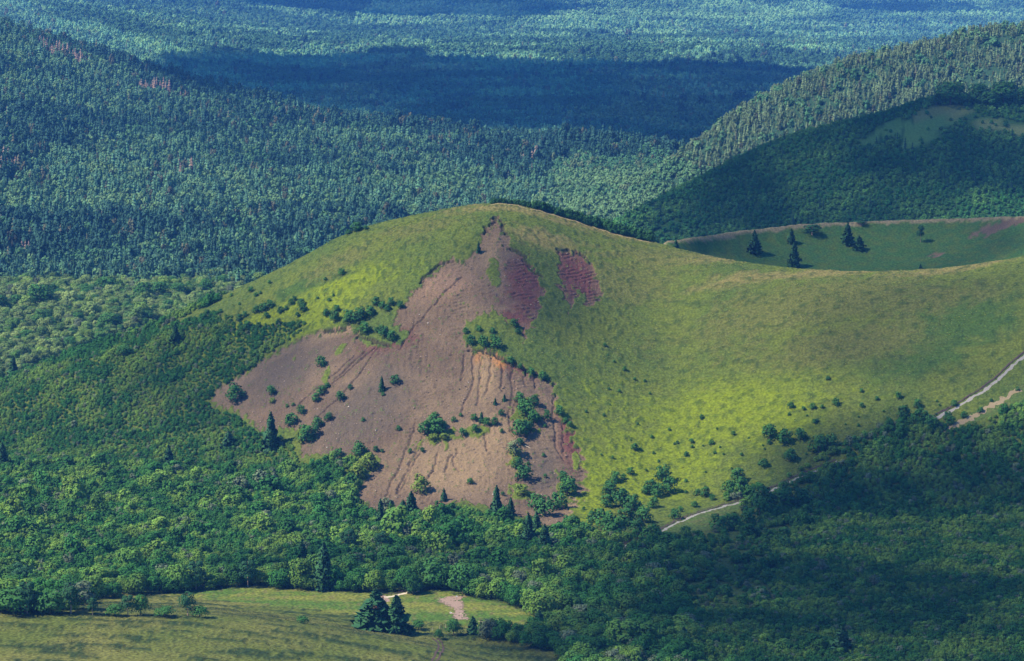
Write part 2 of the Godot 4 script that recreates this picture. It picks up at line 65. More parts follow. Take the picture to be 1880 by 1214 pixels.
const GRASS_SHRUBS := [[55.9, 1223.4, 4.5, 3.8, 0], [64.4, 1233.9, 2, 1.7, 0], [64.6, 1221.9, 1.7, 1.5, 0], [44.9, 1298.3, 2.6, 2.2, 0], [58.2, 1276.7, 2.1, 1.8, 0], [53.7, 1282.7, 2.9, 2.4, 0], [34.4, 1247.2, 1.8, 1.5, 0], [147.2, 1253.4, 2.6, 2.2, 0], [161.4, 1241.2, 2.5, 2.2, 0], [177.3, 1232.4, 4, 3.4, 0], [167.5, 1233.7, 2.5, 2.1, 0], [184.9, 1224.3, 5, 4.3, 0], [128.6, 1238.6, 4, 3.4, 0], [138.3, 1235.4, 3.5, 3, 0], [149, 1234.9, 4.5, 3.9, 0], [116.9, 1219.4, 8.7, 7.4, 0], [123.7, 1213.3, 8.7, 7.4, 0], [130.7, 1214.2, 6.9, 5.9, 0], [124.4, 1200, 7.4, 6.3, 0], [112.6, 1198.6, 5.4, 4.6, 0], [137.5, 1203.5, 9.9, 8.4, 0], [143.4, 1206, 7.4, 6.3, 0], [100.5, 1189.4, 8.3, 7, 0], [100.3, 1178.6, 9.7, 8.2, 0], [104.2, 1176, 5.8, 4.9, 0], [85.2, 1178.7, 5.8, 4.9, 0], [81.8, 1181, 3.9, 3.3, 0], [88, 1173.9, 3.4, 2.9, 0], [77.9, 1196.3, 2.2, 1.9, 0], [77.3, 1185.3, 1.9, 1.6, 0], [67.5, 1198, 9.3, 7.9, 0], [69.6, 1186.1, 8.7, 7.4, 0], [61.6, 1186, 7.3, 6.2, 0], [64.5, 1181.4, 7.2, 6.2, 0], [46.3, 1196.2, 6.3, 5.4, 0], [53.1, 1203.6, 4.4, 3.8, 0], [50, 1199.2, 3.4, 2.9, 0], [43.3, 1180, 9.6, 8.2, 0], [47.6, 1166.7, 10.5, 8.9, 0], [52, 1159.3, 9.5, 8.1, 0], [41.6, 1166.4, 7.2, 6.1, 0], [61.8, 1165.4, 6, 5.1, 0], [59.1, 1183.9, 4.8, 4.1, 0], [70, 1143.8, 5.9, 5, 0], [73.1, 1157.2, 3.3, 2.8, 0], [79.5, 1164.7, 3.8, 3.2, 0], [40.6, 1216.7, 1.5, 1.3, 0], [45.7, 1215.3, 2, 1.7, 0], [31.2, 1160.7, 1.9, 1.6, 0], [55.6, 1134.9, 9.3, 7.9, 0], [48.4, 1129.4, 10.2, 8.6, 0], [39, 1124, 10.6, 9, 0], [43, 1107.9, 11.3, 9.6, 0], [52.3, 1113.2, 8.2, 7, 0], [34.7, 1134.9, 7, 5.9, 0], [30.5, 1107.9, 8.2, 6.9, 0], [26.9, 1097.4, 9, 7.6, 0], [92, 1215.2, 2, 1.7, 0], [119.9, 1224, 1.3, 1.1, 0], [75.8, 1228.6, 1.9, 1.6, 0], [139.1, 1203.5, 3.3, 2.8, 0], [147.8, 1206.1, 1.4, 1.2, 0], [194.6, 1222.7, 1.5, 1.3, 0], [139.5, 1209.8, 2.6, 2.2, 0], [157.9, 1223.7, 1.3, 1.1, 0], [188, 1216.8, 2.1, 1.8, 0], [160.2, 1203, 1.3, 1.1, 0], [148.3, 1199.7, 2.7, 2.3, 0], [161.4, 1194, 1.2, 1.1, 0], [113.7, 1214.5, 1.3, 1.1, 0], [98.6, 1200.7, 1.4, 1.2, 0], [114.2, 1211.7, 1.3, 1.1, 0], [160.9, 1203.4, 1.9, 1.7, 0], [86.9, 1201.9, 1.3, 1.1, 0], [144, 1202.3, 3.3, 2.8, 0], [169.5, 1224.8, 1.6, 1.3, 0], [87.9, 1244.1, 2.9, 2.5, 0], [101.2, 1226.6, 2.9, 2.4, 0], [157.3, 1217.8, 1.9, 1.6, 0], [66.5, 1215.2, 1.5, 1.3, 0], [150.3, 1202.9, 1.8, 1.6, 0], [87.2, 1223.5, 1.3, 1.1, 0], [132, 1202.2, 1.6, 1.3, 0], [134.2, 1235.4, 2.5, 2.1, 0], [110.7, 1200.9, 1.6, 1.3, 0], [107.9, 1222, 1.3, 1.1, 0], [184.7, 1203.1, 2.5, 2.1, 0], [172.5, 1192.3, 2.7, 2.3, 0], [94.6, 1218.7, 1.5, 1.3, 0], [139.2, 1224.7, 2.1, 1.8, 0], [74.5, 1228.2, 1.6, 1.4, 0], [72.8, 1239.5, 1.9, 1.6, 0], [151.7, 1220, 1.3, 1.1, 0], [94.3, 1233.2, 1.4, 1.2, 0], [91, 1223.4, 3.2, 2.7, 0], [116.7, 1215.4, 3, 2.5, 0], [79.4, 1218.2, 3, 2.5, 0], [142.5, 1234.4, 2.6, 2.2, 0], [135.2, 1230.7, 1.3, 1.1, 0], [176.8, 1220.1, 2.3, 1.9, 0], [95.8, 1213.2, 1.4, 1.2, 0], [164.4, 1211.3, 2.6, 2.2, 0], [82.2, 1227.8, 3, 2.5, 0], [193.9, 1226.1, 1.5, 1.3, 0], [152.8, 1205.2, 2.2, 1.9, 0], [152.4, 1204.7, 1.9, 1.6, 0], [103.6, 1209.8, 2.1, 1.8, 0], [127.3, 1233.1, 1.9, 1.6, 0], [146.1, 1201.5, 1.6, 1.3, 0], [160.3, 1230.5, 3, 2.5, 0], [192.3, 1217, 1.3, 1.1, 0], [115.4, 1223.3, 1.6, 1.3, 0], [82.2, 1223.9, 2.2, 1.9, 0], [60.6, 1207.4, 1.6, 1.4, 0], [137.9, 1224.1, 3, 2.6, 0], [45.7, 1255, 1.2, 1, 0], [58.7, 1223.6, 1.9, 1.6, 0], [42.7, 1246.7, 1.9, 1.6, 0], [45.7, 1266.8, 1.8, 1.5, 0], [65, 1267.1, 1.7, 1.4, 0], [63, 1276.2, 1.7, 1.5, 0], [58.2, 1242.9, 1.5, 1.3, 0], [50.6, 1266.1, 2, 1.7, 0], [46, 1291.7, 1.1, 0.9, 0], [66.6, 1216, 1.2, 1, 0], [48.8, 1287.8, 1.7, 1.4, 0], [54.5, 1230.6, 1.2, 1, 0]]
const CLEARING_SHRUBS := [[86.7, 1118.6, 9.2, 7.8, 0], [92.7, 1121.8, 9.2, 7.8, 0], [100.2, 1129.4, 10.2, 8.7, 0], [106.6, 1149.5, 9.4, 8, 0], [108.8, 1160.8, 11.9, 10.1, 0], [118.1, 1159.2, 10.9, 9.3, 0], [125.4, 1161.3, 9.5, 8.1, 0], [86.6, 1087.1, 6.7, 5.7, 0], [93.7, 1092.2, 5.4, 4.6, 0], [101.8, 1107.9, 5, 4.3, 0], [105.8, 1102.6, 5.9, 5, 0], [72.4, 1107.9, 5.5, 4.6, 0], [112.6, 1102.6, 6.8, 5.8, 0], [118.7, 1129.4, 4.2, 3.6, 0], [88.6, 1057.1, 5.7, 4.8, 0], [94.4, 1062, 5.2, 4.5, 0], [77.1, 1047.4, 5.6, 4.8, 0], [82.4, 1033.2, 5.1, 4.3, 0], [87.6, 1019.4, 4.6, 3.9, 0], [74.8, 1014.9, 5.4, 4.6, 0], [80, 1001.6, 5.4, 4.6, 0], [103.3, 1052.2, 7.4, 6.3, 0], [100.8, 1071.9, 6.6, 5.6, 0], [110.5, 1081.9, 7.1, 6.1, 0], [93, 1033.2, 5.1, 4.3, 0], [98.5, 1024, 6.8, 5.7, 0], [76.7, 1071.9, 6.6, 5.6, 0], [70.5, 1028.6, 6.4, 5.4, 0], [86.1, 988.7, 4.9, 4.2, 0], [126.3, 1147.2, 5.7, 4.8, 0], [131.3, 1150.3, 6.6, 5.6, 0], [184.7, 1213.7, 8.5, 7.2, 0], [188.7, 1206.9, 8.9, 7.6, 0], [197.5, 1208.8, 5.5, 4.6, 0], [204.1, 1211.8, 4, 3.4, 0], [211.8, 1214.1, 3.5, 3, 0], [230.1, 1223.8, 2.5, 2.1, 0], [201.1, 1221.6, 4, 3.4, 0], [196.9, 1212.8, 5, 4.2, 0], [177.9, 1218.1, 7.5, 6.4, 0], [217.6, 1219.9, 2, 1.7, 0]]
const SPRUCES := [[-112, 1246.6, 8.7, 18.3, 0], [-61.2, 1264, 3.1, 7.7, 0], [-16.6, 1350.8, 2.4, 6, 0], [-14, 1233.3, 3, 4.5, 0], [-3.5, 1246.5, 2.3, 3.5, 0], [-7.8, 1244.1, 2, 3.3, 0], [-29.9, 1175.1, 3.1, 5.8, 0], [-6.6, 1151.3, 6.1, 13.2, 0], [-0.5, 1148.2, 4.7, 8.4, 0], [-55.4, 1126.1, 5.5, 12.5, 0], [-51.6, 1140.4, 6.1, 8.9, 0], [-43.3, 1148.2, 8, 11.3, 0], [-46.7, 1146, 7, 8, 0], [-169.9, 1360.4, 6.1, 10.5, 0], [-280.1, 1511.8, 6.8, 13.1, 0], [-238.6, 1254.4, 7.8, 13, 0], [6.7, 1092.2, 7.6, 13.4, 0], [13.3, 1081.9, 6.7, 11.1, 0], [10.2, 1107.9, 5.9, 10.9, 0], [-71.5, 1012.2, 9.2, 18.8, 0], [-82.1, 1042.6, 7.3, 13.3, 0], [157.9, 1531, 5.3, 8.7, 0], [135.2, 1510.7, 7.9, 12.8, 0], [156.6, 1501.9, 7.9, 14, 0], [190.4, 1537, 7.5, 12.5, 0], [195.9, 1529.1, 8.1, 8.1, 0], [88.2, 1456.4, 3.5, 4.4, 0], [226.1, 1497.6, 2.4, 3, 0], [-13.9, 943.3, 5.1, 7, 0], [9.7, 949.5, 6.7, 7.8, 0], [-160.5, 1252.4, 6.7, 11.3, 0], [-133.3, 1261.4, 7.7, 7.7, 0], [59.6, 921.6, 7.6, 8.8, 0], [114.1, 917.9, 8.8, 9.9, 0]]
const PINES := [[-100.9, 1016.7, 9.2, 12.2, 0], [231.7, 1536.8, 5.3, 11.6, 0], [170.8, 1542.7, 12.5, 6.9, 0], [200.8, 1557.3, 7.6, 2.8, 0], [-120.3, 1013.1, 9.6, 13, 0], [-185.8, 1008.5, 12.6, 12.6, 0], [-66.3, 1081.9, 8.9, 9.8, 0], [-53, 1081.9, 8, 8.9, 0], [-147.3, 887.5, 8.2, 12.2, 0], [-161.6, 885.8, 9.3, 13, 0], [-139.9, 886.1, 4.4, 7, 0], [-128.5, 888.9, 6.3, 8.1, 0], [-109.1, 894.1, 7.1, 9.3, 0]]
const MEADOW_FIRS := [[-48.3, 942.3, 15.2, 15.2, 0], [-40.9, 940.5, 10.9, 14, 0]]
const TREES := [[-304.5, 1743.1, 19.3, 17.1, 0], [-273.2, 1819.2, 19.3, 11.1, 0], [-242.8, 1776.2, 15.9, 13.7, 0], [-233.4, 1786.5, 16, 12.4, 0], [-246.8, 1658.4, 16.3, 11.5, 0], [-269, 1671.3, 11.6, 9.6, 0], [-262, 1600.4, 11.1, 7.9, 0], [-256.3, 1613.6, 6.6, 5.3, 0], [-227.7, 1688.5, 11, 7.6, 0], [-196.6, 1365.3, 10, 6.1, 0], [-322.3, 1755.8, 12.2, 7.2, 0], [-220.7, 1794.4, 14.6, 10.2, 0], [-286.5, 1669.4, 12.3, 6.8, 0], [-326.2, 1719.7, 14.1, 12.7, 0], [-204.1, 1807.9, 13.2, 11, 0], [-197, 1844.1, 11.2, 9, 0], [-282.2, 1794.4, 12.5, 8.1, 0], [-298.3, 1786.5, 11, 7.3, 0], [-242.9, 1719.7, 10.5, 7, 0], [-220, 1731.1, 10.6, 7.7, 0], [-292.3, 1625.3, 11.3, 7.3, 0], [-250.9, 1633.8, 10, 6, 0], [-124.6, 891.1, 7, 7.4, 0], [-105.1, 893.4, 7, 4.4, 0], [-116.3, 890.3, 8.1, 3.7, 0], [-132.5, 887.8, 7.4, 4.1, 0], [-165.8, 884, 14.1, 9.6, 0], [-154, 886.3, 11.9, 8.5, 0], [-71.8, 910, 5.3, 3.2, 0], [-33.5, 950.9, 5.9, 3.9, 0], [-25.7, 935.5, 3.9, 3.9, 0], [-20.7, 941.8, 6.6, 6.2, 0], [-9.6, 939.5, 7, 5.4, 0], [319.3, 1986.6, 28.2, 18.5, 0], [339.4, 1988.5, 20.2, 16.2, 0], [358.2, 1989.1, 26.7, 17.8, 0], [375.1, 1988.3, 24.3, 14.6, 0], [309.8, 1989.4, 12.1, 8.9, 0], [346.2, 1981.7, 17.7, 12.1, 0], [-29.1, 1014.9, 14.6, 12.9, 0], [-18.5, 1006, 14.5, 12.4, 0], [-37.1, 1006, 8.3, 6.2, 0], [-46.9, 1042.6, 15, 12, 0], [-63.4, 1033.2, 12.8, 10.2, 0]]
var footpath_low := PackedVector2Array([Vector2(44.4, 1087.1), Vector2(51.5, 1097.4), Vector2(58.9, 1110), Vector2(69.3, 1132.7), Vector2(82.4, 1154.9), Vector2(92.5, 1164), Vector2(100.4, 1168), Vector2(110.1, 1174.6), Vector2(120.3, 1182), Vector2(128, 1187.2), Vector2(136.9, 1191), Vector2(145.7, 1194.2)])
var footpath_high := PackedVector2Array([Vector2(187.1, 1213.2), Vector2(197.5, 1217.4), Vector2(204.3, 1221.6), Vector2(213.8, 1227.2), Vector2(222.2, 1233.1), Vector2(229.6, 1240.2), Vector2(236.8, 1245.5), Vector2(248, 1252.2), Vector2(259.5, 1259.8)])
var dirt_path := PackedVector2Array([Vector2(-49.3, 1002.5), Vector2(-46.6, 997.3), Vector2(-48.7, 990.4), Vector2(-50.4, 983.6)])
var boardwalk_line := PackedVector2Array([Vector2(-48.3, 999.9), Vector2(-44.7, 1001.6), Vector2(-39.6, 1006.9), Vector2(-35.2, 1010.4)])
var bare_patch := PackedVector2Array([Vector2(-24.2, 1000.7), Vector2(-18.5, 1002.5), Vector2(-19.2, 997.3), Vector2(-20.8, 993.8), Vector2(-18.3, 992.9), Vector2(-18.6, 987), Vector2(-18.8, 976.9), Vector2(-16.9, 968.7), Vector2(-15.4, 964.6), Vector2(-20.8, 965.4), Vector2(-22.8, 974.4), Vector2(-21.1, 978.5), Vector2(-23.9, 987), Vector2(-27.2, 992.1), Vector2(-28, 996.4)])
var worn_path := PackedVector2Array([Vector2(-12.2, 963), Vector2(-7.9, 961.4), Vector2(-2.9, 959), Vector2(3.9, 955), Vector2(8.8, 950.3)])
var cart_track := PackedVector2Array([Vector2(-27.1, 937), Vector2(-25.5, 928.5), Vector2(-24.3, 910.2), Vector2(-24.6, 892), Vector2(-25.7, 880.5), Vector2(-26.8, 870.6), Vector2(-28.2, 856.5)])
var crest_path := PackedVector2Array([Vector2(-11.2, 1398.7), Vector2(0, 1399.9), Vector2(11.2, 1398.1), Vector2(28.2, 1402), Vector2(45.1, 1402.7), Vector2(61.9, 1400.3), Vector2(73.1, 1398.2)])
var bank := PackedVector2Array([Vector2(194.3, 1203.6), Vector2(201.1, 1208.6), Vector2(211.8, 1214.1), Vector2(222.5, 1219.6), Vector2(231.9, 1224.4)])
var walker_spot := PackedVector2Array([Vector2(-48.2, 995.1)])
var sitter_spot := PackedVector2Array([Vector2(-22.6, 974.8)])
var sign_spot := PackedVector2Array([Vector2(-20.7, 995.5)])
var marker_spot := PackedVector2Array([Vector2(-18.5, 967.8)])
var fence_spots := PackedVector2Array([Vector2(-32.1, 954.2), Vector2(-28.5, 949.5), Vector2(-25.9, 951.1), Vector2(-23.8, 952.6)])
var boulders := PackedVector2Array([Vector2(-40.6, 1304.3), Vector2(-34.5, 1295.2), Vector2(-45, 1311.8), Vector2(-50.3, 1207.1), Vector2(3, 1217.8), Vector2(-76.6, 1259.4), Vector2(-20.4, 1260.7), Vector2(-62.8, 1237), Vector2(-8.4, 1179.4), Vector2(-85.3, 1234.8)])
var log_spot := PackedVector2Array([Vector2(5.9, 1216), Vector2(8.4, 1214.8)])
const DEAD_STANDS := [Vector3(-559.1, 3247.9, 5.2), Vector3(-549.1, 3226, 5.8), Vector3(-538.3, 3206.8, 6.4), Vector3(-529.5, 3204, 6.4), Vector3(-518.7, 3195.9, 6.4), Vector3(-508, 3188, 7.7), Vector3(-502.1, 3190.3, 5.1), Vector3(-416.5, 3092.7, 4.9), Vector3(-407.5, 3118.5, 8.7), Vector3(-397.7, 3114.3, 6.2), Vector3(-379.3, 3090.8, 4.9), Vector3(-362.8, 4225.7, 10.1), Vector3(-345.6, 4170.6, 8.3), Vector3(-441, 4510.8, 7.2), Vector3(-423.9, 4444.3, 6.2), Vector3(-374.4, 2090.6, 2.5), Vector3(-457.9, 2484.7, 4), Vector3(-471.7, 2519.8, 4), Vector3(-306.8, 2552.1, 3.1), Vector3(19.1, 2723.6, 6.5), Vector3(27.1, 2703.3, 5.4)]
const GLADES := [[311.6, 1975.2, 23.3, 14.2], [276, 1972.3, 14.2, 11.9], [297.4, 1958, 21.9, 13.1], [342.6, 1948.1, 15.7, 12.7], [291.3, 1942.2, 17.5, 11.2], [364.9, 1942, 15.7, 12.8], [255, 1961.4, 10.9, 8.5]]
const CLOUD_SPOTS := [[181.2, -0, 1081.9, 110, 95, 0.42], [110.3, 0.2, 997.3, 65, 60, 0.4], [170.9, 14.2, 1183.3, 60, 40, 0.35], [232.9, 89.9, 1938.5, 110, 110, 0.36], [351.5, 109.8, 1931.9, 110, 100, 0.36], [141.9, 68.1, 1965.1, 60, 110, 0.36], [-183.5, 0.2, 4600, 330, 1150, 0.7], [215.4, 0, 4500, 360, 1000, 0.7], [-449.3, 5.5, 4900, 150, 700, 0.6], [-311.8, 43.4, 8720, 520, 330, 0.6], [6.7, 78.7, 1329.3, 24, 32, 0.25], [-12.9, 0.1, 1052.2, 100, 30, 0.25], [188.3, 75.2, 1534.8, 110, 60, 0.25], [1296.2, 41.9, 8700, 200, 160, 0.5], [216.1, 64.8, 1274, 70, 50, 0.12], [134, 0.1, 932.7, 130, 45, 0.38], [-139.6, 39.7, 1327.4, 55, 40, 0.14]]

var sun_towards := Vector3(-0.62, 0.74, 0.16).normalized()
var rng := RandomNumberGenerator.new()
var names := {}
var M := {}


# ---------------------------------------------------------------- names and tags
func numbered(called: String) -> String:
	names[called] = names.get(called, -1) + 1
	return called if names[called] == 0 else "%s_%03d" % [called, names[called]]


func tag(o: Node, label: String, category: String, group := "", kind := "") -> Node:
	o.set_meta("label", label)
	o.set_meta("category", category)
	if group:
		o.set_meta("group", group)
	if kind:
		o.set_meta("kind", kind)
	return o


func obj(called: String, mesh: Mesh, mat: Material, parent: Node = self) -> MeshInstance3D:
	var o := MeshInstance3D.new()
	o.name = numbered(called) if parent == self else called
	o.mesh = mesh
	if mat:
		o.material_override = mat
	parent.add_child(o, true)
	return o


func thing(called: String, label: String, category: String, where: Vector3, turn := 0.0, group := "") -> Node3D:
	var o := Node3D.new()
	o.name = numbered(called)
	add_child(o)
	o.position = where
	o.rotation.y = turn
	tag(o, label, category, group)
	return o


# ---------------------------------------------------------------- terrain
const LX0 := -1700
const LXN := 3201
var curve := {}
var base_curve: PackedFloat32Array
var profile_curve: PackedFloat32Array


func hermite_table(pts: Array, key: int, from: float, step: float, n: int) -> PackedFloat32Array:
	var k := pts.size()
	var xs := PackedFloat64Array()
	var ys := PackedFloat64Array()
	for p in pts:
		xs.append(p.x)
		ys.append(p.y if key == 1 else p.z)
	var m := PackedFloat64Array()
	for i in k:
		if i == 0:
			m.append((ys[1] - ys[0]) / (xs[1] - xs[0]))
		elif i == k - 1:
			m.append((ys[i] - ys[i - 1]) / (xs[i] - xs[i - 1]))
		else:
			var hs := xs[i] - xs[i - 1]
			var hd := xs[i + 1] - xs[i]
			m.append((hs * hs * ys[i + 1] + (hd * hd - hs * hs) * ys[i] - hd * hd * ys[i - 1]) / (hs * hd * (hs + hd)))
	var table := PackedFloat32Array()
	table.resize(n)
	var at := 0
	for j in n:
		var x := clampf(from + j * step, xs[0], xs[k - 1])
		while at < k - 2 and x > xs[at + 1]:
			at += 1
		var h := xs[at + 1] - xs[at]
		var t := (x - xs[at]) / h
		table[j] = ys[at] * (2 * t * t * t - 3 * t * t + 1) + m[at] * h * (t * t * t - 2 * t * t + t) + ys[at + 1] * (3 * t * t - 2 * t * t * t) + m[at + 1] * h * (t * t * t - t * t)
	return table


func prepare_curves() -> void:
	var all := {"cone": CONE, "rim": RIM, "left": LEFT, "back": BACK, "mid": MID, "knoll": KNOLL}
	for k in all:
		curve[k + "_d"] = hermite_table(all[k], 1, LX0, 1.0, LXN)
		curve[k + "_y"] = hermite_table(all[k], 2, LX0, 1.0, LXN)
	base_curve = hermite_table(BASE, 2, 0.0, 5.0, 3202)
	profile_curve = hermite_table(PROFILE, 2, 0.0, 1.0, 602)
	cone_d = curve.cone_d; cone_y = curve.cone_y; rim_d = curve.rim_d; rim_y = curve.rim_y


var cone_d: PackedFloat32Array
var cone_y: PackedFloat32Array
var rim_d: PackedFloat32Array
var rim_y: PackedFloat32Array


func look(t: PackedFloat32Array, x: float) -> float:
	var f := clampf(x - LX0, 0.0, LXN - 2.0)
	var i := int(f)
	return lerpf(t[i], t[i + 1], f - i)


func smax(a: float, b: float, k: float) -> float:
	var h := clampf(0.5 + 0.5 * (a - b) / k, 0.0, 1.0)
	return b + (a - b) * h + k * h * (1.0 - h)


func fall(s: float, e: float, g: float) -> float:
	return g * s * s / (2.0 * e) if s < e else g * (s - e * 0.5)


func base_height(x: float, d: float) -> float:
	var f := clampf(d / 5.0, 0.0, 3200.0)
	var i := int(f)
	return lerpf(base_curve[i], base_curve[i + 1], f - i) + (150.0 * (1.0 - smoothstep(-1500.0, -300.0, x)) * smoothstep(3600.0, 5600.0, d) * (1.0 - smoothstep(5600.0, 9000.0, d) * 0.5) if d > 3600.0 else 0.0)


func cone_height(x: float, d: float) -> float:
	var cd := look(cone_d, x)
	var cy := look(cone_y, x)
	var s := cd - d
	if s >= 0.0:
		var sp := minf(s, 260.0)
		var ce := 0.3 * cy + 0.2 * (look(cone_y, x - 0.22 * sp) + look(cone_y, x + 0.22 * sp)) + 0.15 * (look(cone_y, x - 0.48 * sp) + look(cone_y, x + 0.48 * sp))
		var pf := minf(s, 600.0)
		var i := int(pf)
		return ce - lerpf(profile_curve[i], profile_curve[i + 1], pf - i)
	var m := smoothstep(66.0, 84.0, x)
	var back := cy - fall(-s, 16.0, 0.5)
	if m <= 0.0:
		return back
	var rd := look(rim_d, x)
	var ry := look(rim_y, x)
	if d >= rd:
		return lerpf(back, ry - fall(d - rd, 10.0, 0.45), m)
	var w := maxf(rd - cd, 1.0)
	var q := clampf(-s / w, 0.0, 1.0)
	return lerpf(back, cy + (ry - cy) * q - minf(0.2 * w, 26.0) * smoothstep(70.0, 110.0, x) * pow(maxf(sin(PI * q), 0.0), 0.8), m)


func ridge(key: String, x: float, d: float, gf: float, gb: float, e: float) -> float:
	var t := d - look(curve[key + "_d"], x)
	var ty := look(curve[key + "_y"], x)
	return ty - (fall(-t, e, gf) if t < 0.0 else fall(t, e, gb))


func height(x: float, d: float) -> float:
	var y := base_height(x, d)
	if d < 2200.0:
		y = smax(y, cone_height(x, d), 12.0)
	if d > 1500.0 and d < 5200.0:
		var t := d - look(curve.left_d, x)
		var ty := look(curve.left_y, x)
		y = smax(y, ty + (-14.0 - ty) * pow(clampf(-t, 0.0, 1400.0) / 1400.0, 1.05) - maxf(-t - 1300.0, 0.0) * 0.15 if t < 0.0 else ty - fall(t, 60.0, 0.2), 10.0)
		y = smax(y, ridge("back", x, d, 0.35, 0.30, 30.0), 10.0)
		y = smax(y, ridge("mid", x, d, 0.36, 0.35, 30.0), 10.0)
	if d < 1300.0:
		y = smax(y, ridge("knoll", x, d, 0.015, 0.22, 30.0) - 60.0 * smoothstep(120.0, 220.0, x), 4.0)
	return y


# ---------------------------------------------------------------- the sheet of ground
var gx := PackedFloat32Array()
var gd := PackedFloat32Array()
var gh := PackedFloat32Array()
var soil := FastNoiseLite.new()
var fine := FastNoiseLite.new()
var stand := FastNoiseLite.new()
var block := FastNoiseLite.new()


func lines(stops: Array) -> PackedFloat32Array:
	var a := PackedFloat32Array()
	for i in stops.size() - 1:
		var n := int(round((stops[i + 1][0] - stops[i][0]) / stops[i][1]))
		for j in n:
			a.append(lerpf(stops[i][0], stops[i + 1][0], float(j) / n))
	a.append(stops[-1][0])
	return a


func ground(x: float, d: float) -> float:
	"""The height of the built sheet."""
	var i := clampi(gx.bsearch(x) - 1, 0, gx.size() - 2)
	var j := clampi(gd.bsearch(d) - 1, 0, gd.size() - 2)
	var u := clampf((x - gx[i]) / (gx[i + 1] - gx[i]), 0.0, 1.0)
	var v := clampf((d - gd[j]) / (gd[j + 1] - gd[j]), 0.0, 1.0)
	var k := j * gx.size() + i
	return lerpf(lerpf(gh[k], gh[k + 1], u), lerpf(gh[k + gx.size()], gh[k + gx.size() + 1], u), v)


func on(x: float, d: float, sink := 0.0) -> Vector3:
	return Vector3(x, ground(x, d) - sink, -d)


func within(p: Vector2, outlines: Array) -> bool:
	for o in outlines:
		if Geometry2D.is_point_in_polygon(p, o):
			return true
	return false


func blob(b: Array, x: float, d: float) -> float:
	var q := Vector2((x - b[0]) / b[2], (d - b[1]) / b[3]).length_squared()
	return exp(-q * 1.2) if q < 4.0 else 0.0


func carve(store: PackedFloat32Array, path: PackedVector2Array, half: float, wander: float) -> void:
	"""Marks the vertices within reach of a line."""
	var nx := gx.size()
	for s in path.size() - 1:
		var n := int(path[s].distance_to(path[s + 1]) / 0.35) + 1
		for t in n:
			var p := path[s].lerp(path[s + 1], float(t) / n)
			p.x += fine.get_noise_2d(p.x * 0.5 + s * 9.0, p.y * 0.9) * wander
			var i0 := gx.bsearch(p.x - half)
			var j0 := gd.bsearch(p.y - half)
			var j := j0
			while j < gd.size() and gd[j] < p.y + half:
				var i := i0
				while i < nx and gx[i] < p.x + half:
					var f := 1.0 - Vector2(gx[i], gd[j]).distance_to(p) / half
					if f > store[j * nx + i]:
						store[j * nx + i] = f
					i += 1
				j += 1


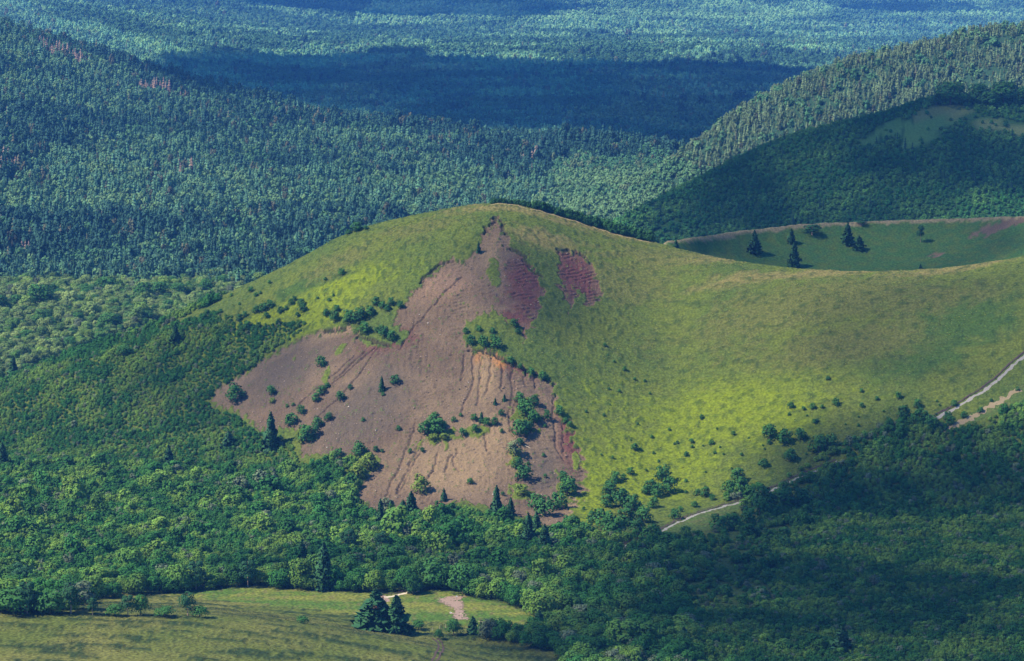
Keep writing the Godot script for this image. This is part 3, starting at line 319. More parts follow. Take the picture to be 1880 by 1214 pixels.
func build_ground() -> void:
	gx = lines([[-3300, 90], [-1600, 45], [-520, 9], [-300, 2.4], [-164, 0.48], [62, 2.0], [300, 9], [520, 45], [1600, 90], [3300, 90]])
	gd = lines([[150, 60], [750, 3.0], [940, 2.0], [1128, 0.48], [1410, 2.0], [1620, 9], [2100, 26], [3400, 100], [12500, 100]])
	var nx := gx.size()
	var nd := gd.size()
	gh.resize(nx * nd)
	for j in nd:
		var d := gd[j]
		for i in nx:
			gh[j * nx + i] = height(gx[i], d)
	print("heights ", nx, "x", nd, " ", Time.get_ticks_msec())
	var rill := PackedFloat32Array()
	rill.resize(nx * nd)
	var lip := rill.duplicate()
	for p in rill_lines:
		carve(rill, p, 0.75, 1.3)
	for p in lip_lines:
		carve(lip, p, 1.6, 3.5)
	# what each vertex is: 0 open ground, 1 hill grass, 2 scree, 3 field, 4 wooded
	var kind := PackedByteArray()
	kind.resize(nx * nd)
	var tint := PackedColorArray()
	tint.resize(nx * nd)
	var scree_colors := [Color(0.145, 0.058, 0.050), Color(0.42, 0.18, 0.05), Color(0.290, 0.205, 0.118), Color(0.125, 0.100, 0.074), Color(0.255, 0.168, 0.110)]
	var grass_colors := [Color(0.205, 0.265, 0.018), Color(0.235, 0.205, 0.072), Color(0.072, 0.135, 0.026), Color(0.145, 0.158, 0.040)]
	var hill_box := Rect2(-164, 1128, 226, 282)
	for j in nd:
		var d := gd[j]
		for i in nx:
			var x := gx[i]
			var k := j * nx + i
			var y := gh[k]
			var c := Color(0.03, 0.055, 0.022)
			var what := 0
			var n1 := soil.get_noise_2d(x, d)
			if d > 2000.0 or absf(x) > 520.0:
				what = 4
				c = Color(0.040, 0.095, 0.050)
				for g in GLADES:
					if d > 1700.0 and d < 2100.0 and blob(g, x, d) > 0.45 + 0.2 * n1:
						c = Color(0.10, 0.16, 0.045)
			elif d > 1620.0:
				what = 4
				c = Color(0.045, 0.115, 0.035)
				for g in GLADES:
					if blob(g, x, d) > 0.4 + 0.25 * n1:
						c = Color(0.17, 0.22, 0.075) if g[0] > 300.0 else Color(0.12, 0.24, 0.06)
			else:
				var n2 := fine.get_noise_2d(x, d)
				var n3 := fine.get_noise_2d(x * 2.7 + 90.0, d * 1.4)
				var rise := y - base_height(x, d)
				if d < 1012.0 and x < 75.0 and d < look(curve.knoll_d, x) + 70.0 - x * 0.4:
					what = 3
					c = Color(0.130, 0.165, 0.036).lerp(Color(0.195, 0.20, 0.055), clampf(0.5 + n1 * 1.4, 0, 1))
					var dark := clampf((soil.get_noise_2d(x * 1.6, d * 6.0) + n3 * 0.55) * 2.6 + 0.05, 0.0, 1.0)
					c = c.lerp(Color(0.030, 0.060, 0.024), dark * 0.9)
					y += n2 * 0.45 + dark * 0.35
				elif rise > 2.5 or d > 1130.0:
					what = 1
					c = Color(0.140, 0.176, 0.030).lerp(Color(0.096, 0.145, 0.028), clampf(0.5 + n1 * 1.2, 0, 1))
					for g in GRASS_PATCHES:
						var w := blob(g, x, d)
						if w > 0.04:
							c = c.lerp(grass_colors[g[4]], clampf((w - 0.08 + n1 * 0.4 + n2 * 0.55) * 1.7, 0.0, 0.95))
					var tuft := clampf((n3 + n2 * 0.6) * 1.7, 0.0, 1.0)
					c = c.lerp(Color(0.04, 0.08, 0.020), tuft * 0.7)
					y += n2 * 0.35 + n1 * 0.3 + tuft * 0.25
					if d > look(cone_d, x) + 4.0:
						c = c.lerp(Color(0.062, 0.145, 0.034), clampf(0.75 + n2 * 0.9, 0.0, 1.0))
						if x > 80.0 and absf(d - look(rim_d, x)) < 2.2 + n2 * 2.0:
							c = Color(0.26, 0.22, 0.12)
					var p := Vector2(x + n2 * 4.2 + n3 * 1.5, d + n3 * 6.0)
					if (hill_box.has_point(p) or d > 1410.0) and within(p, scree_outlines):
						var green := 0.0
						for g in GRASS_ISLANDS:
							green = maxf(green, blob(g, x, d))
						if green < 0.5 + n2 * 0.6 + n3 * 0.3:
							what = 2
							c = Color(0.205, 0.147, 0.094).lerp(Color(0.145, 0.102, 0.068), clampf(0.5 + n1 * 1.5 + n2 * 0.5, 0, 1))
							for g in SCREE_PATCHES:
								var w := blob(g, x, d)
								if w > 0.04:
									c = c.lerp(scree_colors[g[4]], clampf((w - 0.05 + n2 * 0.28 + n1 * 0.2) * 1.25, 0.0, 0.92))
							# little terraces where the cinders creep
							var wave := y * 0.74 + n1 * 1.3 + soil.get_noise_2d(x * 3.0, d * 0.5) * 0.9 + n2 * 0.25
							var step := fposmod(wave, 1.0)
							var strong := clampf(0.55 + 1.9 * soil.get_noise_2d(x * 1.2 + 500.0, d * 5.0), 0.0, 1.0)
							y += (-0.7 + (smoothstep(0.0, 0.12, step) - step) * lerpf(0.5, 0.78, smoothstep(50.0, 75.0, y)) * strong) + n3 * 0.10
							var gully := clampf(1.0 - absf(fine.get_noise_2d(x * 1.9 + n1 * 3.0, d * 0.10 + 300.0)) * 9.0, 0.0, 1.0)
							y += -0.32 * gully * clampf(0.4 + n1 * 2.5, 0.0, 1.0) + 0.16 * fine.get_noise_2d(x * 6.0, d * 6.0)
							if n3 > 0.30 and n2 > 0.12 and fine.get_noise_2d(x * 9.0, d * 9.0) > 0.15:
								c = Color(0.10, 0.14, 0.04)
						else:
							c = c.lerp(Color(0.16, 0.21, 0.03), 0.5)
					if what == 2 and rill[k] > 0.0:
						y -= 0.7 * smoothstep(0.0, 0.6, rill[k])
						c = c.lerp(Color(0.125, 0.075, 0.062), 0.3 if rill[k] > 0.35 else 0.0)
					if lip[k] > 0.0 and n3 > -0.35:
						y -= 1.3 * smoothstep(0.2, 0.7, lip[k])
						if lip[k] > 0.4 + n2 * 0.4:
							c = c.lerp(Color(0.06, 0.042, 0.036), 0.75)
				else:
					c = Color(0.105, 0.190, 0.032).lerp(Color(0.225, 0.245, 0.050), clampf(0.45 + soil.get_noise_2d(x * 0.8, d * 3.0) * 2.2 + n2 * 0.6, 0, 1))
					c = c.lerp(Color(0.21, 0.17, 0.085), clampf(n3 * 1.6 - 0.25, 0.0, 0.6))
					c = c.lerp(Color(0.05, 0.115, 0.028), clampf(fine.get_noise_2d(x * 1.2 + 33.0, d * 3.0) * 2.0 - 0.35, 0.0, 0.6))
					if not Geometry2D.is_point_in_polygon(Vector2(x, d), meadow_outline):
						c = c.lerp(Color(0.045, 0.075, 0.026), 0.6)
						if within(Vector2(x + n2 * 6.0, d + n1 * 8.0), clearings):
							c = Color(0.095, 0.15, 0.036)
					y += n2 * 0.12
				if what == 1 and within(Vector2(x, d), clearings):
					c = Color(0.095, 0.15, 0.036).lerp(Color(0.15, 0.155, 0.055), clampf(n2 * 1.5, 0, 1))
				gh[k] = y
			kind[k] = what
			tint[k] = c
	print("colours ", Time.get_ticks_msec())
	# normals
	var nrm := PackedVector3Array()
	nrm.resize(nx * nd)
	for j in nd:
		var ja := maxi(j - 1, 0)
		var jb := mini(j + 1, nd - 1)
		for i in nx:
			var ia := maxi(i - 1, 0)
			var ib := mini(i + 1, nx - 1)
			nrm[j * nx + i] = Vector3(-(gh[j * nx + ib] - gh[j * nx + ia]) / (gx[ib] - gx[ia]), 1.0, (gh[jb * nx + i] - gh[ja * nx + i]) / (gd[jb] - gd[ja])).normalized()
	var names_of := ["ground", "hill", "scree", "field", "terrain"]
	var hill: MeshInstance3D
	for what in [0, 1, 2, 3, 4]:
		var slot := PackedInt32Array()
		slot.resize(nx * nd)
		slot.fill(-1)
		var vv := PackedVector3Array()
		var nn := PackedVector3Array()
		var cc := PackedColorArray()
		var ii := PackedInt32Array()
		for j in nd - 1:
			for i in nx - 1:
				var a := j * nx + i
				if kind[a] != what:
					continue
				var q := [a, a + 1, a + nx + 1, a + nx]
				for k in q:
					if slot[k] < 0:
						slot[k] = vv.size()
						vv.append(Vector3(gx[k % nx], gh[k], -gd[k / nx]))
						nn.append(nrm[k])
						cc.append(tint[k])
				ii.append_array([slot[q[0]], slot[q[2]], slot[q[1]], slot[q[0]], slot[q[3]], slot[q[2]]])
		if ii.is_empty():
			continue
		var o := obj(names_of[what], arrays(vv, nn, cc, ii), M.scree if what == 2 else M.meadow if what == 0 else M.turf, hill if what == 2 else self)
		o.set_meta("kind", "structure")
		if what == 1:
			hill = o
	print("sheet ", Time.get_ticks_msec())


func arrays(vv: PackedVector3Array, nn: PackedVector3Array, cc: PackedColorArray, ii: PackedInt32Array) -> ArrayMesh:
	var a := []
	a.resize(Mesh.ARRAY_MAX)
	a[Mesh.ARRAY_VERTEX] = vv
	a[Mesh.ARRAY_NORMAL] = nn
	if cc.size():
		a[Mesh.ARRAY_COLOR] = cc
	if ii.size():
		a[Mesh.ARRAY_INDEX] = ii
	var m := ArrayMesh.new()
	m.add_surface_from_arrays(Mesh.PRIMITIVE_TRIANGLES, a)
	return m


# ---------------------------------------------------------------- materials
func lin(r: float, g: float, b: float) -> Color:
	return Color(r, g, b).linear_to_srgb()


func grain(freq: float, low: float, high: float, sd: int, octaves := 4) -> NoiseTexture2D:
	var n := FastNoiseLite.new()
	n.noise_type = FastNoiseLite.TYPE_SIMPLEX_SMOOTH
	n.seed = sd
	n.frequency = freq
	n.fractal_octaves = octaves
	var t := NoiseTexture2D.new()
	t.width = 512
	t.height = 512
	t.seamless = true
	t.noise = n
	var g := Gradient.new()
	g.set_color(0, Color(low, low, low))
	g.set_color(1, Color(high, high, high))
	t.color_ramp = g
	return t


func foliage(c: Color, through := 0.25) -> StandardMaterial3D:
	var m := StandardMaterial3D.new()
	m.albedo_color = c.linear_to_srgb()
	m.vertex_color_use_as_albedo = true
	m.roughness = 0.85
	m.metallic_specular = 0.25
	m.cull_mode = BaseMaterial3D.CULL_DISABLED
	if through > 0.0:
		m.backlight_enabled = true
		m.backlight = Color(through, through, through * 0.6).linear_to_srgb()
	return m


func plain(c: Color, rough := 0.9) -> StandardMaterial3D:
	var m := StandardMaterial3D.new()
	m.albedo_color = c.linear_to_srgb()
	m.roughness = rough
	m.metallic_specular = 0.3
	return m


func make_materials() -> void:
	for k in ["turf", "scree"]:
		var m := StandardMaterial3D.new()
		m.vertex_color_use_as_albedo = true
		m.roughness = 0.95
		m.metallic_specular = 0.15
		m.uv1_triplanar = true
		m.uv1_world_triplanar = true
		m.uv1_scale = Vector3.ONE * (0.021 if k == "turf" else 0.027)
		m.albedo_texture = grain(0.055 if k == "turf" else 0.085, 0.50 if k == "turf" else 0.55, 1.0, 5, 5)
		M[k] = m
	M.meadow = M.turf.duplicate()
	M.meadow.albedo_texture = grain(0.07, 0.50, 1.0, 15, 5)
	M.meadow.uv1_scale = Vector3.ONE * 0.017
	M.leaf = [foliage(Color(0.042, 0.135, 0.030)), foliage(Color(0.130, 0.195, 0.030)), foliage(Color(0.130, 0.18, 0.085)), foliage(Color(0.030, 0.105, 0.028))]
	M.leaf_mass = foliage(Color(1, 1, 1))
	M.needle = foliage(Color(0.032, 0.100, 0.042), 0.1)
	M.needle_pine = foliage(Color(0.028, 0.092, 0.036), 0.1)
	M.needle_mass = foliage(Color(1, 1, 1), 0.0)
	M.bark = plain(Color(0.09, 0.06, 0.045))
	M.pale_bark = plain(Color(0.28, 0.19, 0.15))
	M.gravel = plain(Color(0.37, 0.35, 0.32))
	M.gravel.albedo_texture = grain(0.06, 0.55, 1.0, 9)
	M.gravel.uv1_triplanar = true
	M.gravel.uv1_world_triplanar = true
	M.gravel.uv1_scale = Vector3.ONE * 0.11
	M.dirt = M.gravel.duplicate()
	M.dirt.albedo_color = lin(0.40, 0.28, 0.22)
	M.straw = M.gravel.duplicate()
	M.straw.albedo_color = lin(0.36, 0.28, 0.16)
	M.mud = M.gravel.duplicate()
	M.mud.albedo_color = lin(0.10, 0.065, 0.06)
	M.wood = plain(Color(0.13, 0.085, 0.065))
	M.pale_wood = plain(Color(0.42, 0.36, 0.28))
	M.white = plain(Color(0.7, 0.7, 0.7))
	M.stone = plain(Color(0.40, 0.35, 0.31))
	M.cloud = plain(Color(0.85, 0.85, 0.86), 1.0)
	M.cloud.transparency = BaseMaterial3D.TRANSPARENCY_ALPHA
	M.cloud.albedo_color.a = 0.6


# ---------------------------------------------------------------- plants
class Soup:
	var v := PackedVector3Array()
	var n := PackedVector3Array()
	var c := PackedColorArray()
	func tri(a: Vector3, b: Vector3, d: Vector3, na: Vector3, nb: Vector3, nd: Vector3, col: Color) -> void:
		if (d - a).cross(b - a).dot(na + nb + nd) < 0.0:
			v.append_array([a, d, b])
			n.append_array([na, nd, nb])
		else:
			v.append_array([a, b, d])
			n.append_array([na, nb, nd])
		c.append_array([col, col, col])
	func tube(a: Vector3, b: Vector3, ra: float, rb: float, sides: int, col: Color) -> void:
		var z := (b - a).normalized()
		var x := z.cross(Vector3(0.31, 0.17, 0.93)).normalized()
		var y := z.cross(x)
		for k in sides:
			var p := x * cos(TAU * k / sides) + y * sin(TAU * k / sides)
			var q := x * cos(TAU * (k + 1) / sides) + y * sin(TAU * (k + 1) / sides)
			tri(a + p * ra, b + p * rb, a + q * ra, p, p, q, col)
			tri(a + q * ra, b + p * rb, b + q * rb, q, p, q, col)
		tri(b + x * rb, b + (y - x) * rb * 0.6, b - (x + y) * rb * 0.6, z, z, z, col)


func mesh_of(s: Soup) -> ArrayMesh:
	return arrays(s.v, s.n, s.c, PackedInt32Array())


func leafy(sd: int, lobes: int, leaves: int, leaf: float, lift: float, flat := 1.0) -> Soup:
	"""A crown one unit wide and one unit high: lobes of many small leaf faces."""
	var r := RandomNumberGenerator.new()
	r.seed = sd
	var s := Soup.new()
	var mid := []
	for k in lobes:
		var a := k * 2.4 + r.randf() * 0.8
		var h := clampf(float(k) / maxf(lobes - 1, 1) + r.randf_range(-0.12, 0.12), 0.0, 1.0)
		var reach := 0.30 * sqrt(maxf(1.0 - h * h * 0.75, 0.05)) * r.randf_range(0.75, 1.1)
		mid.append([Vector3(cos(a) * reach, lift + (1.0 - lift) * (0.16 + 0.64 * h), sin(a) * reach), r.randf_range(0.17, 0.26) * (1.15 - 0.35 * h)])
	var heart := Vector3(0, lift + (1.0 - lift) * 0.30, 0)
	for k in leaves:
		var m = mid[k % lobes]
		var dir := Vector3(r.randfn(), r.randfn() * 0.9 + 0.25, r.randfn()).normalized()
		var p: Vector3 = m[0] + dir * m[1] * r.randf_range(0.72, 1.06) * Vector3(1, flat * (1.0 - lift) * 1.05, 1)
		p.y = maxf(p.y, 0.02)
		var out := (dir + (p - heart).normalized() * 0.8 + Vector3(r.randfn(), r.randfn(), r.randfn()) * 0.45).normalized()
		var t := out.cross(Vector3(r.randfn(), r.randfn(), r.randfn())).normalized() * leaf * r.randf_range(0.6, 1.35)
		var b := out.cross(t.normalized()) * leaf * r.randf_range(0.5, 1.0)
		var shade := (out * 0.45 + (p - heart).normalized() * 0.35 + dir * 0.4).normalized()
		var g := r.randf_range(0.70, 1.25)
		var col := Color(g * r.randf_range(0.85, 1.2), g, g * r.randf_range(0.8, 1.15))
		s.tri(p - t, p + b, p + t, shade, shade, shade, col)
		s.tri(p - t, p + t, p - b * 0.8, shade, shade, shade, col)
	return s


func stems(sd: int, lift: float, thick: float) -> Soup:
	var r := RandomNumberGenerator.new()
	r.seed = sd
	var s := Soup.new()
	var top := maxf(lift + 0.15, 0.3)
	s.tube(Vector3(0, -0.08, 0), Vector3(r.randfn() * 0.01, top, 0), thick, thick * 0.7, 6, Color(1, 1, 1))
	for k in 4:
		var a := TAU * k / 4.0 + r.randf()
		s.tube(Vector3(0, top * r.randf_range(0.6, 0.98), 0), Vector3(cos(a) * 0.24, top + r.randf_range(0.12, 0.34), sin(a) * 0.24), thick * 0.55, thick * 0.2, 4, Color(1, 1, 1))
	return s


func conifer(sd: int, layers: int, per: int, width: float, low: float, ragged: float, sprays := 0) -> Soup:
	"""One unit high, width its full breadth; whorls of drooping boughs, each with sprays of needles along it."""
	var r := RandomNumberGenerator.new()
	r.seed = sd
	var s := Soup.new()
	for k in layers:
		var t := float(k) / (layers - 1)
		var h := low + (0.965 - low) * t
		var reach := width * 0.5 * (pow(1.0 - t, 0.72) * r.randf_range(1.0 - ragged, 1.0 + ragged * 0.4) + 0.04)
		var gap := (0.965 - low) / (layers - 1)
		var turn := r.randf() * TAU
		for b in per:
			var a := turn + TAU * (b + r.randf_range(-0.25, 0.25)) / per
			var dir := Vector3(cos(a), 0, sin(a))
			var side := Vector3(-sin(a), 0, cos(a))
			var rr := reach * r.randf_range(1.0 - ragged, 1.05)
			var n0 := (dir * 0.7 + Vector3.UP * 0.8).normalized()
			var n1 := (n0 + side * 0.7).normalized()
			var n2 := (n0 - side * 0.7).normalized()
			var g := r.randf_range(0.75, 1.25)
			var col := Color(g * r.randf_range(0.85, 1.15), g, g * r.randf_range(0.9, 1.1))
			if sprays == 0:
				var root := Vector3(0, minf(h + gap * 0.75, 1.0), 0)
				var tip := dir * rr + Vector3(0, h - rr * r.randf_range(0.12, 0.32), 0)
				var w := rr * 3.9 / per * r.randf_range(0.75, 1.1)
				var knee := dir * rr * 0.6 + Vector3(0, h + gap * 0.10, 0)
				var la := knee + side * w - Vector3(0, w * 0.5, 0)
				var lb := knee - side * w - Vector3(0, w * 0.5, 0)
				s.tri(root, tip, la, n0, n0, n1, col)
				s.tri(root, lb, tip, n0, n2, n0, col)
				continue
			for q in sprays:
				var f := (q + 1.0) / sprays
				var p := dir * rr * f + Vector3(0, minf(h + gap * 0.4 * (1.0 - f) - rr * f * 0.14 + rr * f * f * 0.06, 0.99), 0) + side * r.randfn() * rr * 0.10
				var len := (0.055 + 0.30 * rr) * r.randf_range(0.6, 1.2)
				var out := (dir * r.randf_range(0.5, 1.0) + side * r.randfn() * 0.7 + Vector3(0, r.randf_range(-0.25, 0.35), 0)).normalized()
				var wide := out.cross(Vector3.UP).normalized() * len * r.randf_range(0.35, 0.6) + Vector3(0, r.randfn() * len * 0.25, 0)
				var gg := col * r.randf_range(0.8, 1.2)
				s.tri(p - out * len * 0.5, p + wide, p + out * len, n0, n1, n0, gg)
				s.tri(p - out * len * 0.5, p + out * len, p - wide, n0, n0, n2, gg)
				var dip := Vector3(0, -len * 0.75, 0)
				s.tri(p + out * len * 0.8, p + dip * 0.8 + out * len * 0.2, p - out * len * 0.4, (n0 + dir).normalized(), dir, (n0 + dir).normalized(), gg)
	return s


func trunk(h: float, thick: float) -> Soup:
	var s := Soup.new()
	s.tube(Vector3(0, -0.04, 0), Vector3(0, h, 0), thick, thick * 0.25, 6, Color(1, 1, 1))
	return s


func tuft_mesh(sd: int) -> ArrayMesh:
	var r := RandomNumberGenerator.new()
	r.seed = sd
	var s := Soup.new()
	for k in 9:
		var a := r.randf() * TAU
		var p := Vector3(cos(a), 0, sin(a)) * r.randf_range(0.05, 0.42)
		var side := Vector3(-sin(a + r.randf()), 0, cos(a + r.randf())) * r.randf_range(0.10, 0.2)
		var tip := p + Vector3(r.randfn() * 0.16, r.randf_range(0.5, 1.0), r.randfn() * 0.16)
		var n := Vector3(p.x, 0.9, p.z).normalized()
		var g := r.randf_range(0.75, 1.2)
		s.tri(p - side, tip, p + side, n, n, n, Color(g, g, g))
	return mesh_of(s)


func plant(called: String, label: String, category: String, group: String, where: Vector3, w: float, h: float, crown: ArrayMesh, stem: ArrayMesh, leaf: Material, bark: Material) -> Node3D:
	var o := thing(called, label, category, where, rng.randf() * TAU, group)
	o.scale = Vector3(w, h, w)
	obj("crown", crown, leaf, o)
	obj("trunk", stem, bark, o)
	return o


func mass(called: String, mesh: ArrayMesh, mat: Material, where: Array, tints: PackedColorArray, label: String, category: String) -> void:
	if where.is_empty():
		return
	var mm := MultiMesh.new()
	mm.transform_format = MultiMesh.TRANSFORM_3D
	mm.use_colors = true
	mm.mesh = mesh
	mm.instance_count = where.size()
	for i in where.size():
		mm.set_instance_transform(i, where[i])
		mm.set_instance_color(i, tints[i])
	var o := MultiMeshInstance3D.new()
	o.name = numbered(called)
	o.multimesh = mm
	o.material_override = mat
	add_child(o)
	tag(o, label, category, "", "stuff")


var crowns := []
var crown_stems := []
var tree_crowns := []
var tree_stems := []
var spruces := []
var pines := []
var far_firs := []
var far_leafy := []


func make_plants() -> void:
	for k in 4:
		crowns.append(mesh_of(leafy(11 + k, 10, 460, 0.068, 0.0)))
		crown_stems.append(mesh_of(stems(40 + k, 0.05, 0.03)))
	for k in 3:
		tree_crowns.append(mesh_of(leafy(21 + k, 16, 1000, 0.045, 0.16)))
		tree_stems.append(mesh_of(stems(50 + k, 0.18, 0.028)))
	for k in 3:
		spruces.append(mesh_of(conifer(31 + k, 17, 9, 1.0, 0.05, 0.30, 4)))
		far_firs.append(mesh_of(conifer(61 + k, 7, 7, 1.0, 0.08, 0.30)))
		far_leafy.append(mesh_of(leafy(71 + k, 7, 130, 0.115, 0.05)))
	for k in 2:
		pines.append(mesh_of(leafy(81 + k, 13, 900, 0.042, 0.22, 0.5)))
	M.trunk = mesh_of(trunk(0.9, 0.035))
	M.pine_trunk = mesh_of(trunk(0.85, 0.03))


func shrubs(list: Array, site: String, group: String) -> void:
	for e in list:
		var t: int = e[4]
		var size := "large" if e[2] > 7.5 else "middling" if e[2] > 4.2 else "small" if e[2] > 2.2 else "tiny"
		var look: String = ["green", "yellow-green", "pale grey-green"][t]
		var spot := site
		if site == "scree":
			spot = "on the grey arm of the scree beside the scrub" if e[0] < -62.0 else "near the wooded foot of the scree" if e[1] < 1188.0 else "halfway up the scree in the belt of bushes" if e[1] < 1245.0 else "high on the bare scree"
		elif site == "upper":
			spot = "on the turf between the two scree scars" if e[0] > -25.0 else "on the crest left of the summit" if e[1] > 1390.0 else "on the turf lobe above the grey scree" if e[0] > -96.0 else "on the sunny grass flank above the scrub"
			spot = spot.replace("left of the summit", "below the summit")
		elif site == "grass":
			spot = "in the bushy clump at the foot of the bright grass" if e[1] < 1180.0 and e[0] < 75.0 else "on the grass just above the gravel footpath" if e[1] < 1215.0 else "out on the open grass slope"
		plant("shrub", "%s %s shrub %s" % [size, look, spot], "shrub", group, on(e[0], e[1], 0.1), e[2], e[3], crowns[rng.randi() % 4], crown_stems[rng.randi() % 4], M.leaf[t if t else [0, 0, 3][rng.randi() % 3]], M.bark)


func scatter(outline: PackedVector2Array, gap: float) -> PackedVector2Array:
	var lo := outline[0]
	var hi := outline[0]
	for p in outline:
		lo = lo.min(p)
		hi = hi.max(p)
	var got := PackedVector2Array()
	var z := lo.y
	while z < hi.y:
		var x := lo.x
		while x < hi.x:
			var p := Vector2(x + rng.randf_range(-0.5, 0.5) * gap, z + rng.randf_range(-0.5, 0.5) * gap)
			if Geometry2D.is_point_in_polygon(p, outline):
				got.append(p)
			x += gap
		z += gap
	return got


func near_path(p: Vector2, reach: float) -> bool:
	for line in [footpath_low, footpath_high]:
		for i in line.size() - 1:
			if Geometry2D.get_closest_point_to_segment(p, line[i], line[i + 1]).distance_to(p) < reach:
				return true
	return false


func build_thickets() -> void:
	var titles := {"slope": "low dense green scrub covering the hill flank beside the scree", "lower": "tangled green thicket at the foot of the scree", "edge": "band of leafy woodland along the meadow edge", "right": "dark dense scrub below the gravel footpath", "corner": "leafy wood spilling down beside the heath field", "knolledge": "dark trees just behind the brow of the heath field", "path_edge": "dark bushes crowding the gravel footpath", "valley": "pale green brush in the dip between hill and conifer wood", "flank": "scrub over the shoulder of the hill flank"}
	for key in thickets:
		var t: Array = thickets[key]
		var spots := scatter(t[0], t[1])
		var where := [[], [], [], []]
		var tints := [PackedColorArray(), PackedColorArray(), PackedColorArray(), PackedColorArray()]
		for p in spots:
			var n := soil.get_noise_2d(p.x * 2.0, p.y * 2.0)
			var n2 := fine.get_noise_2d(p.x * 0.7, p.y * 0.7)
			if near_path(p, 3.2) or within(p + Vector2(n2, n) * 14.0, clearings) and rng.randf() < 0.85:
				continue
			if within(p, scree_outlines) or Geometry2D.is_point_in_polygon(p, meadow_outline):
				continue
			var w := lerpf(t[2], t[3], clampf(0.45 + n2 * 0.9 + rng.randf_range(-0.35, 0.35), 0.0, 1.0))
			if rng.randf() < 0.04:
				w *= 1.5
			var h: float = w * t[4] * rng.randf_range(0.8, 1.25)
			if rng.randf() < (0.022 if key == "lower" else 0.006 if key == "right" else 0.0):
				w *= 2.1
				h *= 2.0
			var k := rng.randi() % 4
			where[k].append(Transform3D(Basis(Vector3.UP, rng.randf() * TAU).scaled(Vector3(w, h, w) * 1.08), on(p.x, p.y, 0.15)))
			var g := rng.randf_range(0.75, 1.3)
			var c := Color(0.028, 0.115, 0.022).lerp(Color(0.125, 0.225, 0.034), clampf(n * 1.9 + 0.22 + rng.randf_range(-0.25, 0.3), 0.0, 1.0))
			if key == "valley":
				c = c.lerp(Color(0.19, 0.26, 0.085), rng.randf_range(0.0, 1.0))
			if rng.randf() < 0.05:
				c = Color(0.11, 0.15, 0.085)
			tints[k].append(Color(c.r * g, c.g * g, c.b * g))
		for k in 4:
			mass("shrub_thicket", tree_crowns[k % 3] if t[1] > 3.5 else crowns[k], M.leaf_mass, where[k], tints[k], titles[key], "scrub")
	print("thickets ", Time.get_ticks_msec())


